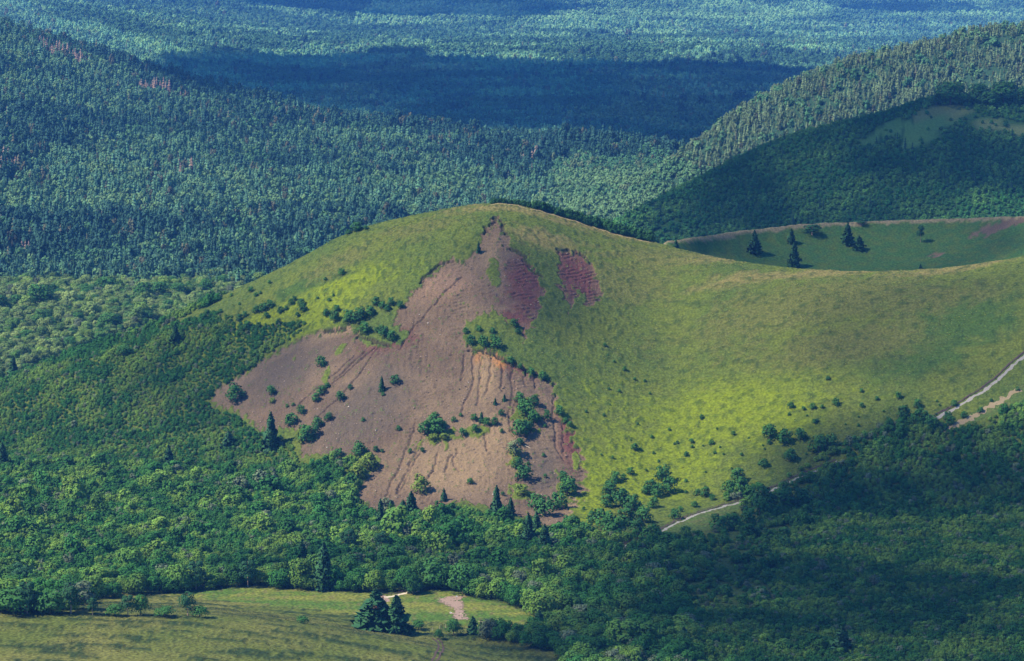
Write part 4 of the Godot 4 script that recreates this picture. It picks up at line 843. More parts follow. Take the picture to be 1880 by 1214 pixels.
func build_forest() -> void:
	"""Conifer and mixed woods on the hills and the plain behind."""
	var firs := [[], [], []]
	var fir_tints := [PackedColorArray(), PackedColorArray(), PackedColorArray()]
	var leafies := [[], [], []]
	var leafy_tints := [PackedColorArray(), PackedColorArray(), PackedColorArray()]
	var close := []
	var d := 1800.0
	while d < 11200.0:
		var gap := 4.4 if d < 2700.0 else 5.2 if d < 3450.0 else 9.0 if d < 6000.0 else 14.0 if d < 8800.0 else 20.0
		var half := d * 0.2 + 70.0
		var x := -half
		while x < half:
			var px := x + rng.randf_range(-0.5, 0.5) * gap
			var pd := d + rng.randf_range(-0.5, 0.5) * gap
			x += gap
			var on_mid := px > 40.0 and pd < 2230.0
			if pd < (1915.0 if px < -260.0 else 1860.0) + stand.get_noise_2d(px * 6.0, 50.0) * 60.0 and not on_mid:
				continue
			var y := ground(px, pd)
			if on_mid:
				continue
			var plot := block.get_noise_2d(px, pd * (1.6 if pd < 3400.0 else 0.45))
			var zone := 0.5 * stand.get_noise_2d(px, pd * (3.2 if pd < 3400.0 else 1.0)) + plot * 0.5
			var bit := stand.get_noise_2d(px * 7.0, pd * 7.0)
			var conifers := 0.80 if pd < 3400.0 else (0.75 if zone > -0.05 else 0.12)
			if px > 40.0 and pd < 2700.0:
				conifers = 0.95 if y > 45.0 else 0.35
			elif pd > 8300.0:
				conifers = 0.1
			var dead := false
			for s in DEAD_STANDS:
				if absf(s.x - px) < s.z + 4.0 and absf(s.y - pd) < s.z * 2.5 + 6.0:
					dead = dead or rng.randf() < 0.45
			var g := rng.randf_range(0.88, 1.14)
			if pd < 3400.0 and bit < -0.30 and rng.randf() < 0.6:
				continue
			if pd > 3400.0:
				g *= 1.35 + 0.9 * clampf(zone * 2.5, -0.45, 0.6)
			if dead or rng.randf() < conifers + bit * 0.25:
				var h := (5.5 + 9.0 * pow(rng.randf(), 1.8)) * (1.0 + bit * 0.5) * (0.7 if px > 40.0 and pd < 2700.0 else 1.0)
				if pd > 3400.0:
					h *= 1.35 if pd < 6000.0 else 1.6
				var young := plot > 0.45 and pd < 3400.0
				if plot < -0.4:
					h *= 1.3
				if young:
					h *= 0.62
				var w := h * rng.randf_range(0.46, 0.66)
				var c := Color(0.024, 0.074, 0.052).lerp(Color(0.080, 0.185, 0.100), 0.9 if young else clampf(zone * 3.0 + bit * 0.5 + 0.2 + rng.randf_range(-0.2, 0.2), 0.0, 1.0))
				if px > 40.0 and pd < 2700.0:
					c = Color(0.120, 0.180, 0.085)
				if rng.randf() < 0.06:
					c = Color(0.09, 0.10, 0.055)
				if dead:
					c = Color(0.20, 0.145, 0.11)
				var k := rng.randi() % 3
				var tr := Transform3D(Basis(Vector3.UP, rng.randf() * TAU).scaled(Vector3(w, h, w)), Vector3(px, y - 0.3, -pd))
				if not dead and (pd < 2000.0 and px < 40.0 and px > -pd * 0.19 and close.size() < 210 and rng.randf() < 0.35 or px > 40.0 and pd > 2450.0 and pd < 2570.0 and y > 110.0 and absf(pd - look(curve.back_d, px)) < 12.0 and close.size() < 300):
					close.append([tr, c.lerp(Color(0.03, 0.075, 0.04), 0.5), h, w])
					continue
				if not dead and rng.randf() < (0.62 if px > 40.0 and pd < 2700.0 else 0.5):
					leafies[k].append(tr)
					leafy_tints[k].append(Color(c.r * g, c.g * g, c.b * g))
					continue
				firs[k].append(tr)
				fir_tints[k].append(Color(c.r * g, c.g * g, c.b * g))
			else:
				var w := rng.randf_range(6.0, 10.0) * (1.0 if pd < 3400.0 else 1.5 if pd < 6000.0 else 2.2)
				var h := w * rng.randf_range(0.9, 1.25)
				var c := Color(0.06, 0.16, 0.07).lerp(Color(0.13, 0.24, 0.10), clampf(zone * 2.0 + rng.randf() * 0.7, 0.0, 1.0))
				var k := rng.randi() % 3
				leafies[k].append(Transform3D(Basis(Vector3.UP, rng.randf() * TAU).scaled(Vector3(w, h, w)), Vector3(px, y - 0.3, -pd)))
				leafy_tints[k].append(Color(c.r * g, c.g * g, c.b * g))
		d += gap
	for k in 3:
		mass("conifer_forest", far_firs[k], M.needle_mass, firs[k], fir_tints[k], "blue-green conifer forest over the hills and plain behind the cone", "forest")
		mass("broadleaf_forest", far_leafy[k], M.leaf_mass, leafies[k], leafy_tints[k], "pale green leafy woods among the far conifers", "forest")
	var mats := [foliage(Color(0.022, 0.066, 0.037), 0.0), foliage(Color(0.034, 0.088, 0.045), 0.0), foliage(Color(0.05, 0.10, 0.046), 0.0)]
	for e in close:
		var right: bool = e[0].origin.x > 40.0
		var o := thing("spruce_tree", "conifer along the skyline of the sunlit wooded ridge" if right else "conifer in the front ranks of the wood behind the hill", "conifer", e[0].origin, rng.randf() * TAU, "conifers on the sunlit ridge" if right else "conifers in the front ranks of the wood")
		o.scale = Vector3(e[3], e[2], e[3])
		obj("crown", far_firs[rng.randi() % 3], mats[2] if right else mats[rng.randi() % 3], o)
		obj("trunk", M.trunk, M.bark, o)
	print("forest ", Time.get_ticks_msec(), " ", firs[0].size() * 3, " ", leafies[0].size() * 3, " ", close.size())


func build_far_scrub() -> void:
	"""The shrub-covered hill behind the crater."""
	var where := [[], [], []]
	var tints := [PackedColorArray(), PackedColorArray(), PackedColorArray()]
	var fw := []
	var ft := PackedColorArray()
	var d := 1660.0
	while d < 2240.0:
		var x := 30.0
		while x < d * 0.2 + 60.0:
			var px := x + rng.randf_range(-0.5, 0.5) * 3.4
			var pd := d + rng.randf_range(-0.5, 0.5) * 3.4
			x += 3.4
			if pd < look(rim_d, px) + 25.0:
				continue
			var y := ground(px, pd)
			var n := soil.get_noise_2d(px * 1.4, pd * 1.4)
			var bare := 0.0
			for g in GLADES:
				bare = maxf(bare, blob(g, px, pd))
			if bare > 0.30 + n * 0.3 and rng.randf() < 0.93:
				continue
			var tall := smoothstep(150.0, 60.0, px) + (0.25 if n > 0.25 else 0.0)
			var w := rng.randf_range(2.6, 4.4) * (1.0 + tall * 0.9)
			if tall > 0.3 and rng.randf() < 0.6:
				continue
			if rng.randf() < 0.012:
				fw.append(Transform3D(Basis(Vector3.UP, rng.randf() * TAU).scaled(Vector3(4.0, 9.0, 4.0) * rng.randf_range(0.7, 1.2)), Vector3(px, y - 0.2, -pd)))
				ft.append(Color(0.02, 0.06, 0.034))
			var g := rng.randf_range(0.75, 1.3)
			var c := Color(0.035, 0.14, 0.035).lerp(Color(0.10, 0.23, 0.05), clampf(0.3 + n * 1.5, 0.0, 1.0))
			var k := rng.randi() % 3
			where[k].append(Transform3D(Basis(Vector3.UP, rng.randf() * TAU).scaled(Vector3(w, w * rng.randf_range(0.7, 1.0), w)), Vector3(px, y - 0.2, -pd)))
			tints[k].append(Color(c.r * g, c.g * g, c.b * g))
		d += 3.4
	for k in 3:
		mass("hillside_scrub", far_leafy[k], M.leaf_mass, where[k], tints[k], "shaded blue-green scrub on the hill behind the crater", "scrub")
	mass("hillside_conifers", far_firs[0], M.needle_mass, fw, ft, "scattered dark conifers in the scrub behind the crater", "forest")


func build_crest_hedge() -> void:
	var where := []
	var tints := PackedColorArray()
	for i in crest_path.size() - 1:
		var n := int(crest_path[i].distance_to(crest_path[i + 1]) / 0.7)
		for k in n:
			var p := crest_path[i].lerp(crest_path[i + 1], float(k) / n) + Vector2(rng.randfn() * 0.5, 3.2 + rng.randfn() * 0.6)
			var w := rng.randf_range(3.4, 5.6) * (0.6 + 0.5 * smoothstep(0.0, 0.5, float(i) / crest_path.size()))
			where.append(Transform3D(Basis(Vector3.UP, rng.randf() * TAU).scaled(Vector3(w, w * rng.randf_range(0.8, 1.05), w)), on(p.x, p.y, 0.1)))
			tints.append(Color(0.024, 0.085, 0.024) * rng.randf_range(0.8, 1.2))
	mass("hedge", crowns[1], M.leaf_mass, where, tints, "dark hedge of scrub along the back of the summit crest", "hedge")


func build_tufts() -> void:
	var where := []
	var tints := PackedColorArray()
	var d := 840.0
	while d < 1416.0:
		var x := -230.0
		while x < 300.0:
			var px := x + rng.randf_range(-0.8, 0.8)
			var pd := d + rng.randf_range(-0.8, 0.8)
			x += 1.0
			var n := fine.get_noise_2d(px * 1.5, pd * 1.5) + soil.get_noise_2d(px, pd) * 0.5
			if n < 0.02 or rng.randf() < 0.35:
				continue
			var p := Vector2(px, pd)
			var field := pd < 960.0 and px < 75.0
			if not field and (height(px, pd) < 4.0 or px < -190.0 or n < 0.34 and within(p, scree_outlines)):
				continue
			var s := rng.randf_range(0.35, 0.8) * (0.8 if field else 1.0)
			where.append(Transform3D(Basis(Vector3.UP, rng.randf() * TAU).scaled(Vector3(s * 1.6, s * 0.55, s * 1.6)), on(px, pd, 0.05)))
			var g := rng.randf_range(0.7, 1.25)
			var c := Color(0.070, 0.125, 0.026).lerp(Color(0.150, 0.165, 0.040), rng.randf())
			if field:
				c = Color(0.05, 0.075, 0.026).lerp(Color(0.13, 0.13, 0.05), rng.randf())
			tints.append(Color(c.r * g, c.g * g, c.b * g))
		d += 1.0
	mass("grass", tuft_mesh(4), M.leaf_mass, where, tints, "coarse grass tussocks over the hill and the heath field", "grass")
	var stones := []
	var stone_tints := PackedColorArray()
	for k in 9000:
		var p := Vector2(rng.randf_range(-150.0, 45.0), rng.randf_range(1130.0, 1400.0))
		if not within(p, scree_outlines):
			continue
		var s := 0.12 + 0.55 * pow(rng.randf(), 5.0)
		stones.append(Transform3D(Basis(Vector3(rng.randfn(), rng.randfn(), rng.randfn()).normalized(), rng.randf() * TAU).scaled(Vector3(s, s * 0.7, s)), on(p.x, p.y)))
		var g := rng.randf_range(0.6, 1.3)
		stone_tints.append(Color(0.19 * g, 0.14 * g, 0.105 * g))
	var rock := Soup.new()
	for f in [[0, 2, 4], [2, 1, 4], [1, 3, 4], [3, 0, 4], [2, 0, 5], [1, 2, 5], [3, 1, 5], [0, 3, 5]]:
		var c := [Vector3(1, 0.1, 0), Vector3(-0.9, 0, 0.1), Vector3(0.1, 0, 0.9), Vector3(0, 0.1, -1), Vector3(0.1, 1, 0.1), Vector3(0, -0.9, 0)]
		var nn: Vector3 = (c[f[0]] + c[f[1]] + c[f[2]]).normalized()
		rock.tri(c[f[0]], c[f[1]], c[f[2]], nn, nn, nn, Color.WHITE)
	mass("loose_stones", mesh_of(rock), M.needle_mass, stones, stone_tints, "loose cinders and stones strewn over the scree", "stones")
	print("tufts ", where.size(), " ", Time.get_ticks_msec())


# ---------------------------------------------------------------- paths and small things
func smooth_line(line: PackedVector2Array, step: float) -> PackedVector2Array:
	var c := Curve2D.new()
	for i in line.size():
		var t := (line[mini(i + 1, line.size() - 1)] - line[maxi(i - 1, 0)]) / 6.0
		c.add_point(line[i], -t, t)
	var got := PackedVector2Array()
	var at := 0.0
	while at < c.get_baked_length():
		got.append(c.sample_baked(at))
		at += step
	return got


func ribbon(called: String, line: PackedVector2Array, width: float, lift: float, mat: Material, shift := 0.0) -> void:
	var p := smooth_line(line, 0.7)
	var vv := PackedVector3Array()
	var nn := PackedVector3Array()
	var ii := PackedInt32Array()
	var across := 5
	for i in p.size():
		var t := (p[mini(i + 1, p.size() - 1)] - p[maxi(i - 1, 0)]).normalized()
		var s := Vector2(-t.y, t.x)
		var w := width * (1.0 + 0.8 * fine.get_noise_2d(p[i].x * 2.5, p[i].y * 2.5))
		for k in across:
			var q := p[i] + s * (0.5 * width * fine.get_noise_2d(p[i].x * 2.0 + 40.0, p[i].y * 2.0) + w * (float(k) / (across - 1) - 0.5) + shift)
			var edge := 0.0 if k > 0 and k < across - 1 else lift + 0.12
			vv.append(Vector3(q.x, ground(q.x, q.y) + lift - edge, -q.y))
			nn.append(Vector3.UP)
			if i and k:
				var a := (i - 1) * across + k - 1
				ii.append_array([a, a + 1, a + across, a + 1, a + across + 1, a + across])
	var o := obj(called, arrays(vv, nn, PackedColorArray(), ii), mat)
	o.set_meta("kind", "structure")


func patch(called: String, outline: PackedVector2Array, lift: float, mat: Material) -> void:
	var s := Soup.new()
	var lo := outline[0]
	var hi := outline[0]
	for p in outline:
		lo = lo.min(p)
		hi = hi.max(p)
	var g := 0.6
	var x := lo.x
	while x < hi.x:
		var d := lo.y
		while d < hi.y:
			var c := Vector2(x, d) + Vector2(fine.get_noise_2d(x * 6.0, d * 6.0), fine.get_noise_2d(x * 6.0 + 70.0, d * 6.0)) * 2.0
			if Geometry2D.is_point_in_polygon(c, outline) and fine.get_noise_2d(x * 5.0, d * 3.0) > -0.42:
				var a := Vector3(x, ground(x, d) + lift, -d)
				var b := Vector3(x + g, ground(x + g, d) + lift, -d)
				var e := Vector3(x + g, ground(x + g, d + g) + lift, -d - g)
				var f := Vector3(x, ground(x, d + g) + lift, -d - g)
				s.tri(a, e, b, Vector3.UP, Vector3.UP, Vector3.UP, Color.WHITE)
				s.tri(a, f, e, Vector3.UP, Vector3.UP, Vector3.UP, Color.WHITE)
			d += g
		x += g
	var o := obj(called, mesh_of(s), mat)
	o.set_meta("kind", "structure")


func fence(line: PackedVector2Array, gap: float, high: float, label: String, mat: Material, shift: float) -> void:
	var p := smooth_line(line, gap)
	var first := on(p[0].x, p[0].y)
	var o := thing("wooden_fence", label, "fence", first)
	var posts := []
	for i in p.size():
		var t := (p[mini(i + 1, p.size() - 1)] - p[maxi(i - 1, 0)]).normalized()
		var q := p[i] + Vector2(-t.y, t.x) * shift
		posts.append(on(q.x, q.y) - first)
	var s := Soup.new()
	s.tube(Vector3(0, -0.3, 0), Vector3(0, high, 0), 0.09, 0.085, 6, Color.WHITE)
	var post := mesh_of(s)
	for i in posts.size():
		obj("post", post, mat, o).position = posts[i]
		if i:
			for k in 2:
				var r := Soup.new()
				var up := Vector3(0, high * (0.9 - 0.42 * k), 0)
				r.tube(posts[i - 1] + up, posts[i] + up, 0.06, 0.06, 5, Color.WHITE)
				obj("rail", mesh_of(r), mat, o)


# ---------------------------------------------------------------- people
func body(bones: Array, cell: float, paint: Callable) -> ArrayMesh:
	"""Surface nets over a smooth union of tapered capsules. bones: [a, b, ra, rb]."""
	var lo := Vector3.INF
	var hi := -Vector3.INF
	for b in bones:
		var m := Vector3.ONE * maxf(b[2], b[3]) * 1.3
		lo = lo.min(b[0] - m).min(b[1] - m)
		hi = hi.max(b[0] + m).max(b[1] + m)
	var n := Vector3i(((hi - lo) / cell).ceil()) + Vector3i(2, 2, 2)
	var f := PackedFloat32Array()
	f.resize(n.x * n.y * n.z)
	f.fill(1.0)
	for b in bones:
		var m := Vector3.ONE * (maxf(b[2], b[3]) + 0.10)
		var i0 := Vector3i(((b[0] as Vector3).min(b[1]) - m - lo) / cell).clamp(Vector3i.ZERO, n - Vector3i.ONE)
		var i1 := Vector3i(((b[0] as Vector3).max(b[1]) + m - lo) / cell).clamp(Vector3i.ZERO, n - Vector3i.ONE)
		var ab: Vector3 = b[1] - b[0]
		for z in range(i0.z, i1.z + 1):
			for y in range(i0.y, i1.y + 1):
				for x in range(i0.x, i1.x + 1):
					var p := lo + Vector3(x, y, z) * cell
					var t := clampf((p - b[0]).dot(ab) / maxf(ab.length_squared(), 1e-6), 0.0, 1.0)
					var q := p.distance_to(b[0] + ab * t) - lerpf(b[2], b[3], t)
					var at := (z * n.y + y) * n.x + x
					var h := maxf(0.035 - absf(f[at] - q), 0.0) / 0.035
					f[at] = minf(f[at], q) - h * h * 0.035 * 0.25
	var slot := {}
	var vv := PackedVector3Array()
	var cc := PackedColorArray()
	for z in n.z - 1:
		for y in n.y - 1:
			for x in n.x - 1:
				var sum := Vector3.ZERO
				var hits := 0
				var corner := []
				for k in 8:
					corner.append(f[((z + (k >> 2)) * n.y + y + ((k >> 1) & 1)) * n.x + x + (k & 1)])
				for e in [[0, 1], [2, 3], [4, 5], [6, 7], [0, 2], [1, 3], [4, 6], [5, 7], [0, 4], [1, 5], [2, 6], [3, 7]]:
					var a: float = corner[e[0]]
					var b: float = corner[e[1]]
					if (a < 0.0) != (b < 0.0):
						var pa := Vector3(e[0] & 1, (e[0] >> 1) & 1, e[0] >> 2)
						var pb := Vector3(e[1] & 1, (e[1] >> 1) & 1, e[1] >> 2)
						sum += pa.lerp(pb, a / (a - b))
						hits += 1
				if hits:
					slot[(z * n.y + y) * n.x + x] = vv.size()
					var p := lo + (Vector3(x, y, z) + sum / hits) * cell
					vv.append(p)
					cc.append(paint.call(p))
	var ii := PackedInt32Array()
	for key in slot:
		var x: int = key % n.x
		var y: int = (key / n.x) % n.y
		var z: int = key / (n.x * n.y)
		if x < 1 or y < 1 or z < 1:
			continue
		var here := f[key]
		for ax in 3:
			var step: int = [1, n.x, n.x * n.y][ax]
			var there := f[key + step]
			if (here < 0.0) == (there < 0.0):
				continue
			var u: int = [n.x, n.x * n.y, 1][ax]
			var w: int = [n.x * n.y, 1, n.x][ax]
			if not (slot.has(key - u) and slot.has(key - w) and slot.has(key - u - w)):
				continue
			var q := [slot[key], slot[key - u], slot[key - u - w], slot[key - w]]
			if here < 0.0:
				q.reverse()
			ii.append_array([q[0], q[1], q[2], q[0], q[2], q[3]])
	var st := SurfaceTool.new()
	st.begin(Mesh.PRIMITIVE_TRIANGLES)
	for k in vv.size():
		st.set_color(cc[k])
		st.set_smooth_group(0)
		st.add_vertex(vv[k])
	for k in ii:
		st.add_index(k)
	st.generate_normals()
	return st.commit()


func limb_end(bones: Array, wrist: Vector3, dir: Vector3, side: Vector3) -> void:
	"""A palm with four fingers and a thumb."""
	var palm := wrist + dir * 0.08
	bones.append([wrist, palm, 0.032, 0.036])
	for k in 4:
		var root := palm + side * (k - 1.5) * 0.022
		bones.append([root, root + dir * (0.085 - 0.012 * absf(k - 1.3)), 0.011, 0.009])
	bones.append([wrist + dir * 0.03 + side * 0.03, wrist + dir * 0.075 + side * 0.065, 0.013, 0.010])


func build_people() -> void:
	var skin := Color(0.42, 0.24, 0.17)
	var mat := plain(Color(1, 1, 1))
	mat.vertex_color_use_as_albedo = true
	# a walker in mid-stride, arms swinging
	var b := []
	b.append([Vector3(0, 0.98, 0), Vector3(0, 1.38, 0.02), 0.135, 0.16])
	b.append([Vector3(-0.15, 1.40, 0.02), Vector3(0.15, 1.40, 0.02), 0.075, 0.075])
	b.append([Vector3(0, 1.42, 0.02), Vector3(0, 1.53, 0.03), 0.055, 0.05])
	b.append([Vector3(0, 1.60, 0.045), Vector3(0, 1.67, 0.03), 0.082, 0.092])
	b.append([Vector3(0, 1.61, 0.13), Vector3(0, 1.60, 0.15), 0.018, 0.014])
	for s in [-1.0, 1.0]:
		b.append([Vector3(0.09 * s, 0.95, 0), Vector3(0.095 * s, 0.52, 0.16 * s), 0.095, 0.065])
		b.append([Vector3(0.095 * s, 0.52, 0.16 * s), Vector3(0.095 * s, 0.09, 0.22 * s - 0.08), 0.062, 0.042])
		b.append([Vector3(0.095 * s, 0.05, 0.22 * s - 0.11), Vector3(0.10 * s, 0.04, 0.22 * s + 0.10), 0.045, 0.038])
		b.append([Vector3(0.19 * s, 1.39, 0.02), Vector3(0.24 * s, 1.12, -0.09 * s), 0.058, 0.045])
		b.append([Vector3(0.24 * s, 1.12, -0.09 * s), Vector3(0.23 * s, 0.90, 0.06 - 0.12 * s), 0.043, 0.03])
		b.append([Vector3(0.085 * s, 1.63, 0.04), Vector3(0.092 * s, 1.62, 0.035), 0.022, 0.02])
		limb_end(b, Vector3(0.23 * s, 0.90, 0.06 - 0.12 * s), Vector3(0, -0.95, 0.3), Vector3(0, 0.3, 0.95))
	b.append([Vector3(0, 1.12, -0.19), Vector3(0, 1.36, -0.18), 0.12, 0.11])
	var walker := func(p: Vector3) -> Color:
		if p.y > 1.66 or p.y > 1.56 and p.z < 0.03:
			return Color(0.03, 0.02, 0.015)
		if p.y > 1.47 or absf(p.x) > 0.15 and p.y < 0.94:
			return skin
		if p.z < -0.11 and p.y > 0.98:
			return Color(0.05, 0.05, 0.06)
		if p.y > 0.96:
			return Color(0.22, 0.03, 0.03)
		return Color(0.02, 0.022, 0.03) if p.y > 0.10 else Color(0.06, 0.04, 0.03)
	var at := walker_spot[0]
	var o := obj("person", body(b, 0.024, walker), mat)
	o.position = on(at.x, at.y)
	o.rotation.y = 1.9
	tag(o, "person in dark trousers and red top walking by the boardwalk", "person")
	# someone in white sitting on the grass with legs stretched out
	b = []
	b.append([Vector3(0, 0.14, 0), Vector3(0, 0.52, -0.06), 0.15, 0.16])
	b.append([Vector3(-0.16, 0.54, -0.06), Vector3(0.16, 0.54, -0.06), 0.075, 0.075])
	b.append([Vector3(0, 0.56, -0.05), Vector3(0, 0.67, -0.03), 0.055, 0.05])
	b.append([Vector3(0, 0.74, -0.01), Vector3(0, 0.81, -0.02), 0.082, 0.092])
	b.append([Vector3(0, 0.75, 0.075), Vector3(0, 0.74, 0.09), 0.018, 0.014])
	for s in [-1.0, 1.0]:
		b.append([Vector3(0.10 * s, 0.12, 0.02), Vector3(0.15 * s, 0.34, 0.40), 0.10, 0.07])
		b.append([Vector3(0.15 * s, 0.34, 0.40), Vector3(0.14 * s, 0.07, 0.72), 0.066, 0.045])
		b.append([Vector3(0.14 * s, 0.05, 0.70), Vector3(0.15 * s, 0.06, 0.90), 0.045, 0.038])
		b.append([Vector3(0.20 * s, 0.53, -0.06), Vector3(0.27 * s, 0.29, 0.02), 0.058, 0.045])
		b.append([Vector3(0.27 * s, 0.29, 0.02), Vector3(0.18 * s, 0.34, 0.24), 0.043, 0.032])
		b.append([Vector3(0.085 * s, 0.77, -0.01), Vector3(0.092 * s, 0.76, -0.015), 0.022, 0.02])
		limb_end(b, Vector3(0.18 * s, 0.34, 0.24), Vector3(-0.2 * s, 0.15, 0.95), Vector3(0.9, 0, 0.2 * s))
	var sitter := func(p: Vector3) -> Color:
		if p.y > 0.82 or p.y > 0.70 and p.z < -0.03:
			return Color(0.05, 0.04, 0.035)
		if p.y > 0.62 or p.z > 0.21 and absf(p.x) > 0.12 and p.y > 0.29 and p.z < 0.38 and p.y < 0.40 and absf(p.x) > 0.14:
			return skin
		return Color(0.78, 0.78, 0.76) if p.z < 0.62 else Color(0.10, 0.09, 0.09)
	at = sitter_spot[0]
	o = obj("person", body(b, 0.024, sitter), mat)
	o.position = on(at.x, at.y)
	o.rotation.y = 1.2
	tag(o, "person in white clothes sitting on the grass beside the bare patch", "person")


func build_small_things() -> void:
	ribbon("footpath", footpath_low, 1.6, 0.14, M.gravel)
	ribbon("footpath", footpath_high, 2.1, 0.14, M.gravel)
	ribbon("bank", footpath_low, 1.1, 0.10, M.mud, 1.9)
	ribbon("bank", footpath_high, 1.2, 0.10, M.mud, 2.1)
	ribbon("footpath", dirt_path, 3.2, 0.10, M.dirt)
	ribbon("footpath", worn_path, 1.6, 0.10, M.straw)
	ribbon("footpath", crest_path, 0.6, 0.12, M.straw)
	ribbon("track", cart_track, 0.75, 0.16, M.mud, -0.8)
	ribbon("track", cart_track, 0.75, 0.16, M.mud, 0.8)
	patch("bare_earth", bare_patch, 0.10, M.dirt)
	ribbon("bank", bank, 4.0, 0.15, M.straw)
	fence(footpath_low, 3.2, 1.05, "brown log railing along the gravel footpath below the bright grass", M.wood, 1.7)
	fence(footpath_high, 3.2, 1.05, "brown log railing along the pale footpath climbing to the crater rim", M.wood, 1.8)
	ribbon("boardwalk", boardwalk_line, 1.6, 0.22, M.pale_wood)
	fence(boardwalk_line, 1.9, 1.05, "wooden railing of the boardwalk at the wood's edge", M.wood, 1.0)
	for p in fence_spots:
		var s := Soup.new()
		s.tube(Vector3(0, -0.3, 0), Vector3(0, 1.25, 0), 0.08, 0.07, 6, Color.WHITE)
		tag(obj("fence_post", mesh_of(s), M.pale_wood), "thin pale fence post in the yellow grass behind the fir pair", "post", "pale fence posts in the meadow")
		get_child(get_child_count() - 1).position = on(p.x, p.y)
	var q := sign_spot[0]
	var t := thing("signpost", "small pale sign on a thin post at the wood's edge", "sign", on(q.x, q.y))
	var s := Soup.new()
	s.tube(Vector3(0, -0.3, 0), Vector3(0, 1.5, 0), 0.05, 0.05, 6, Color.WHITE)
	obj("post", mesh_of(s), M.wood, t)
	var board := BoxMesh.new()
	board.size = Vector3(0.5, 0.42, 0.05)
	obj("board", board, M.white, t).position = Vector3(0, 1.45, 0.075)
	q = marker_spot[0]
	t = thing("marker_post", "waymark post with a pale yellow head on the bare patch", "post", on(q.x, q.y))
	obj("post", mesh_of(s), M.pale_bark, t)
	var cap := Soup.new()
	cap.tube(Vector3(0, 1.42, 0), Vector3(0, 1.85, 0), 0.14, 0.12, 8, Color.WHITE)
	obj("cap", mesh_of(cap), plain(Color(0.75, 0.65, 0.4)), t)
	for p in boulders:
		var r := Soup.new()
		var size := rng.randf_range(0.28, 0.55)
		var ring := []
		for k in 3:
			var row := []
			for i in 7:
				var a := TAU * i / 7.0
				row.append(Vector3(cos(a), 0, sin(a)) * size * [0.85, 1.0, 0.55][k] * rng.randf_range(0.75, 1.15) + Vector3(0, [-0.3, 0.3, 0.75][k] * size * rng.randf_range(0.8, 1.1), 0))
			ring.append(row)
		for k in 2:
			for i in 7:
				var a: Vector3 = ring[k][i]
				var bb: Vector3 = ring[k][(i + 1) % 7]
				var c: Vector3 = ring[k + 1][(i + 1) % 7]
				var e: Vector3 = ring[k + 1][i]
				var nn := (e - a).cross(bb - a).normalized()
				r.tri(a, e, bb, nn, nn, nn, Color.WHITE)
				r.tri(bb, e, c, nn, nn, nn, Color.WHITE)
		for i in 7:
			r.tri(ring[2][i], Vector3(0, size * 0.85, 0), ring[2][(i + 1) % 7], Vector3.UP, Vector3.UP, Vector3.UP, Color.WHITE)
		var o := obj("boulder", mesh_of(r), M.stone)
		o.position = on(p.x, p.y)
		tag(o, "pale boulder lying on the bare scree", "boulder", "pale boulders on the scree")
	var l := Soup.new()
	var la := on(log_spot[0].x, log_spot[0].y)
	var lb := on(log_spot[1].x, log_spot[1].y) - la + Vector3(0, 0.15, 0)
	l.tube(Vector3(0, 0.15, 0), lb, 0.20, 0.10, 7, Color.WHITE)
	l.tube(lb * 0.5 + Vector3(0, 0.1, 0), lb * 0.7 + Vector3(0.2, 0.9, 0.4), 0.09, 0.04, 5, Color.WHITE)
	var o2 := obj("fallen_log", mesh_of(l), M.pale_wood)
	o2.position = la
	tag(o2, "bleached fallen log on the scree among the shrubs", "log")


# ---------------------------------------------------------------- clouds
func build_clouds() -> void:
	"""Cumulus above and behind the camera's view; their shadows dapple the land."""
	var high := 2300.0
	for e in CLOUD_SPOTS:
		var foot := Vector3(e[0], e[1], -e[2])
		var mid := foot + sun_towards * (high / sun_towards.y)
		var s := Soup.new()
		var r := RandomNumberGenerator.new()
		r.seed = int(absf(e[0] * 7.0 + e[2] * 3.0)) + 5
		var shape := FastNoiseLite.new()
		shape.seed = r.seed % 1000
		shape.frequency = 1.0
		var rows := 20
		var cols := 40
		var grid := []
		for j in rows + 1:
			var row := []
			for i in cols:
				var lat := PI * (float(j) / rows - 0.5)
				var lon := TAU * i / cols
				var p := Vector3(cos(lat) * cos(lon), sin(lat), cos(lat) * sin(lon))
				var swell := 1.0 + 0.55 * shape.get_noise_3dv(p * 1.3) + 0.40 * shape.get_noise_3dv(p * 3.4) + 0.22 * shape.get_noise_3dv(p * 8.0)
				row.append(p * swell * Vector3(e[3], minf(e[3], e[4]) * 0.45, e[4]))
			grid.append(row)
		for j in rows:
			for i in cols:
				var a: Vector3 = grid[j][i]
				var b: Vector3 = grid[j][(i + 1) % cols]
				var c: Vector3 = grid[j + 1][(i + 1) % cols]
				var d: Vector3 = grid[j + 1][i]
				if j > 0:
					s.tri(a, b, c, a.normalized(), b.normalized(), c.normalized(), Color.WHITE)
				if j < rows - 1:
					s.tri(a, c, d, a.normalized(), c.normalized(), d.normalized(), Color.WHITE)
		var mat: StandardMaterial3D = M.cloud.duplicate()
		mat.albedo_color.a = e[5]
		var o := obj("cloud", mesh_of(s), mat)
		o.position = mid
		tag(o, "white cumulus cloud whose shadow dapples the hills", "cloud", "clouds shading the hills", "structure")


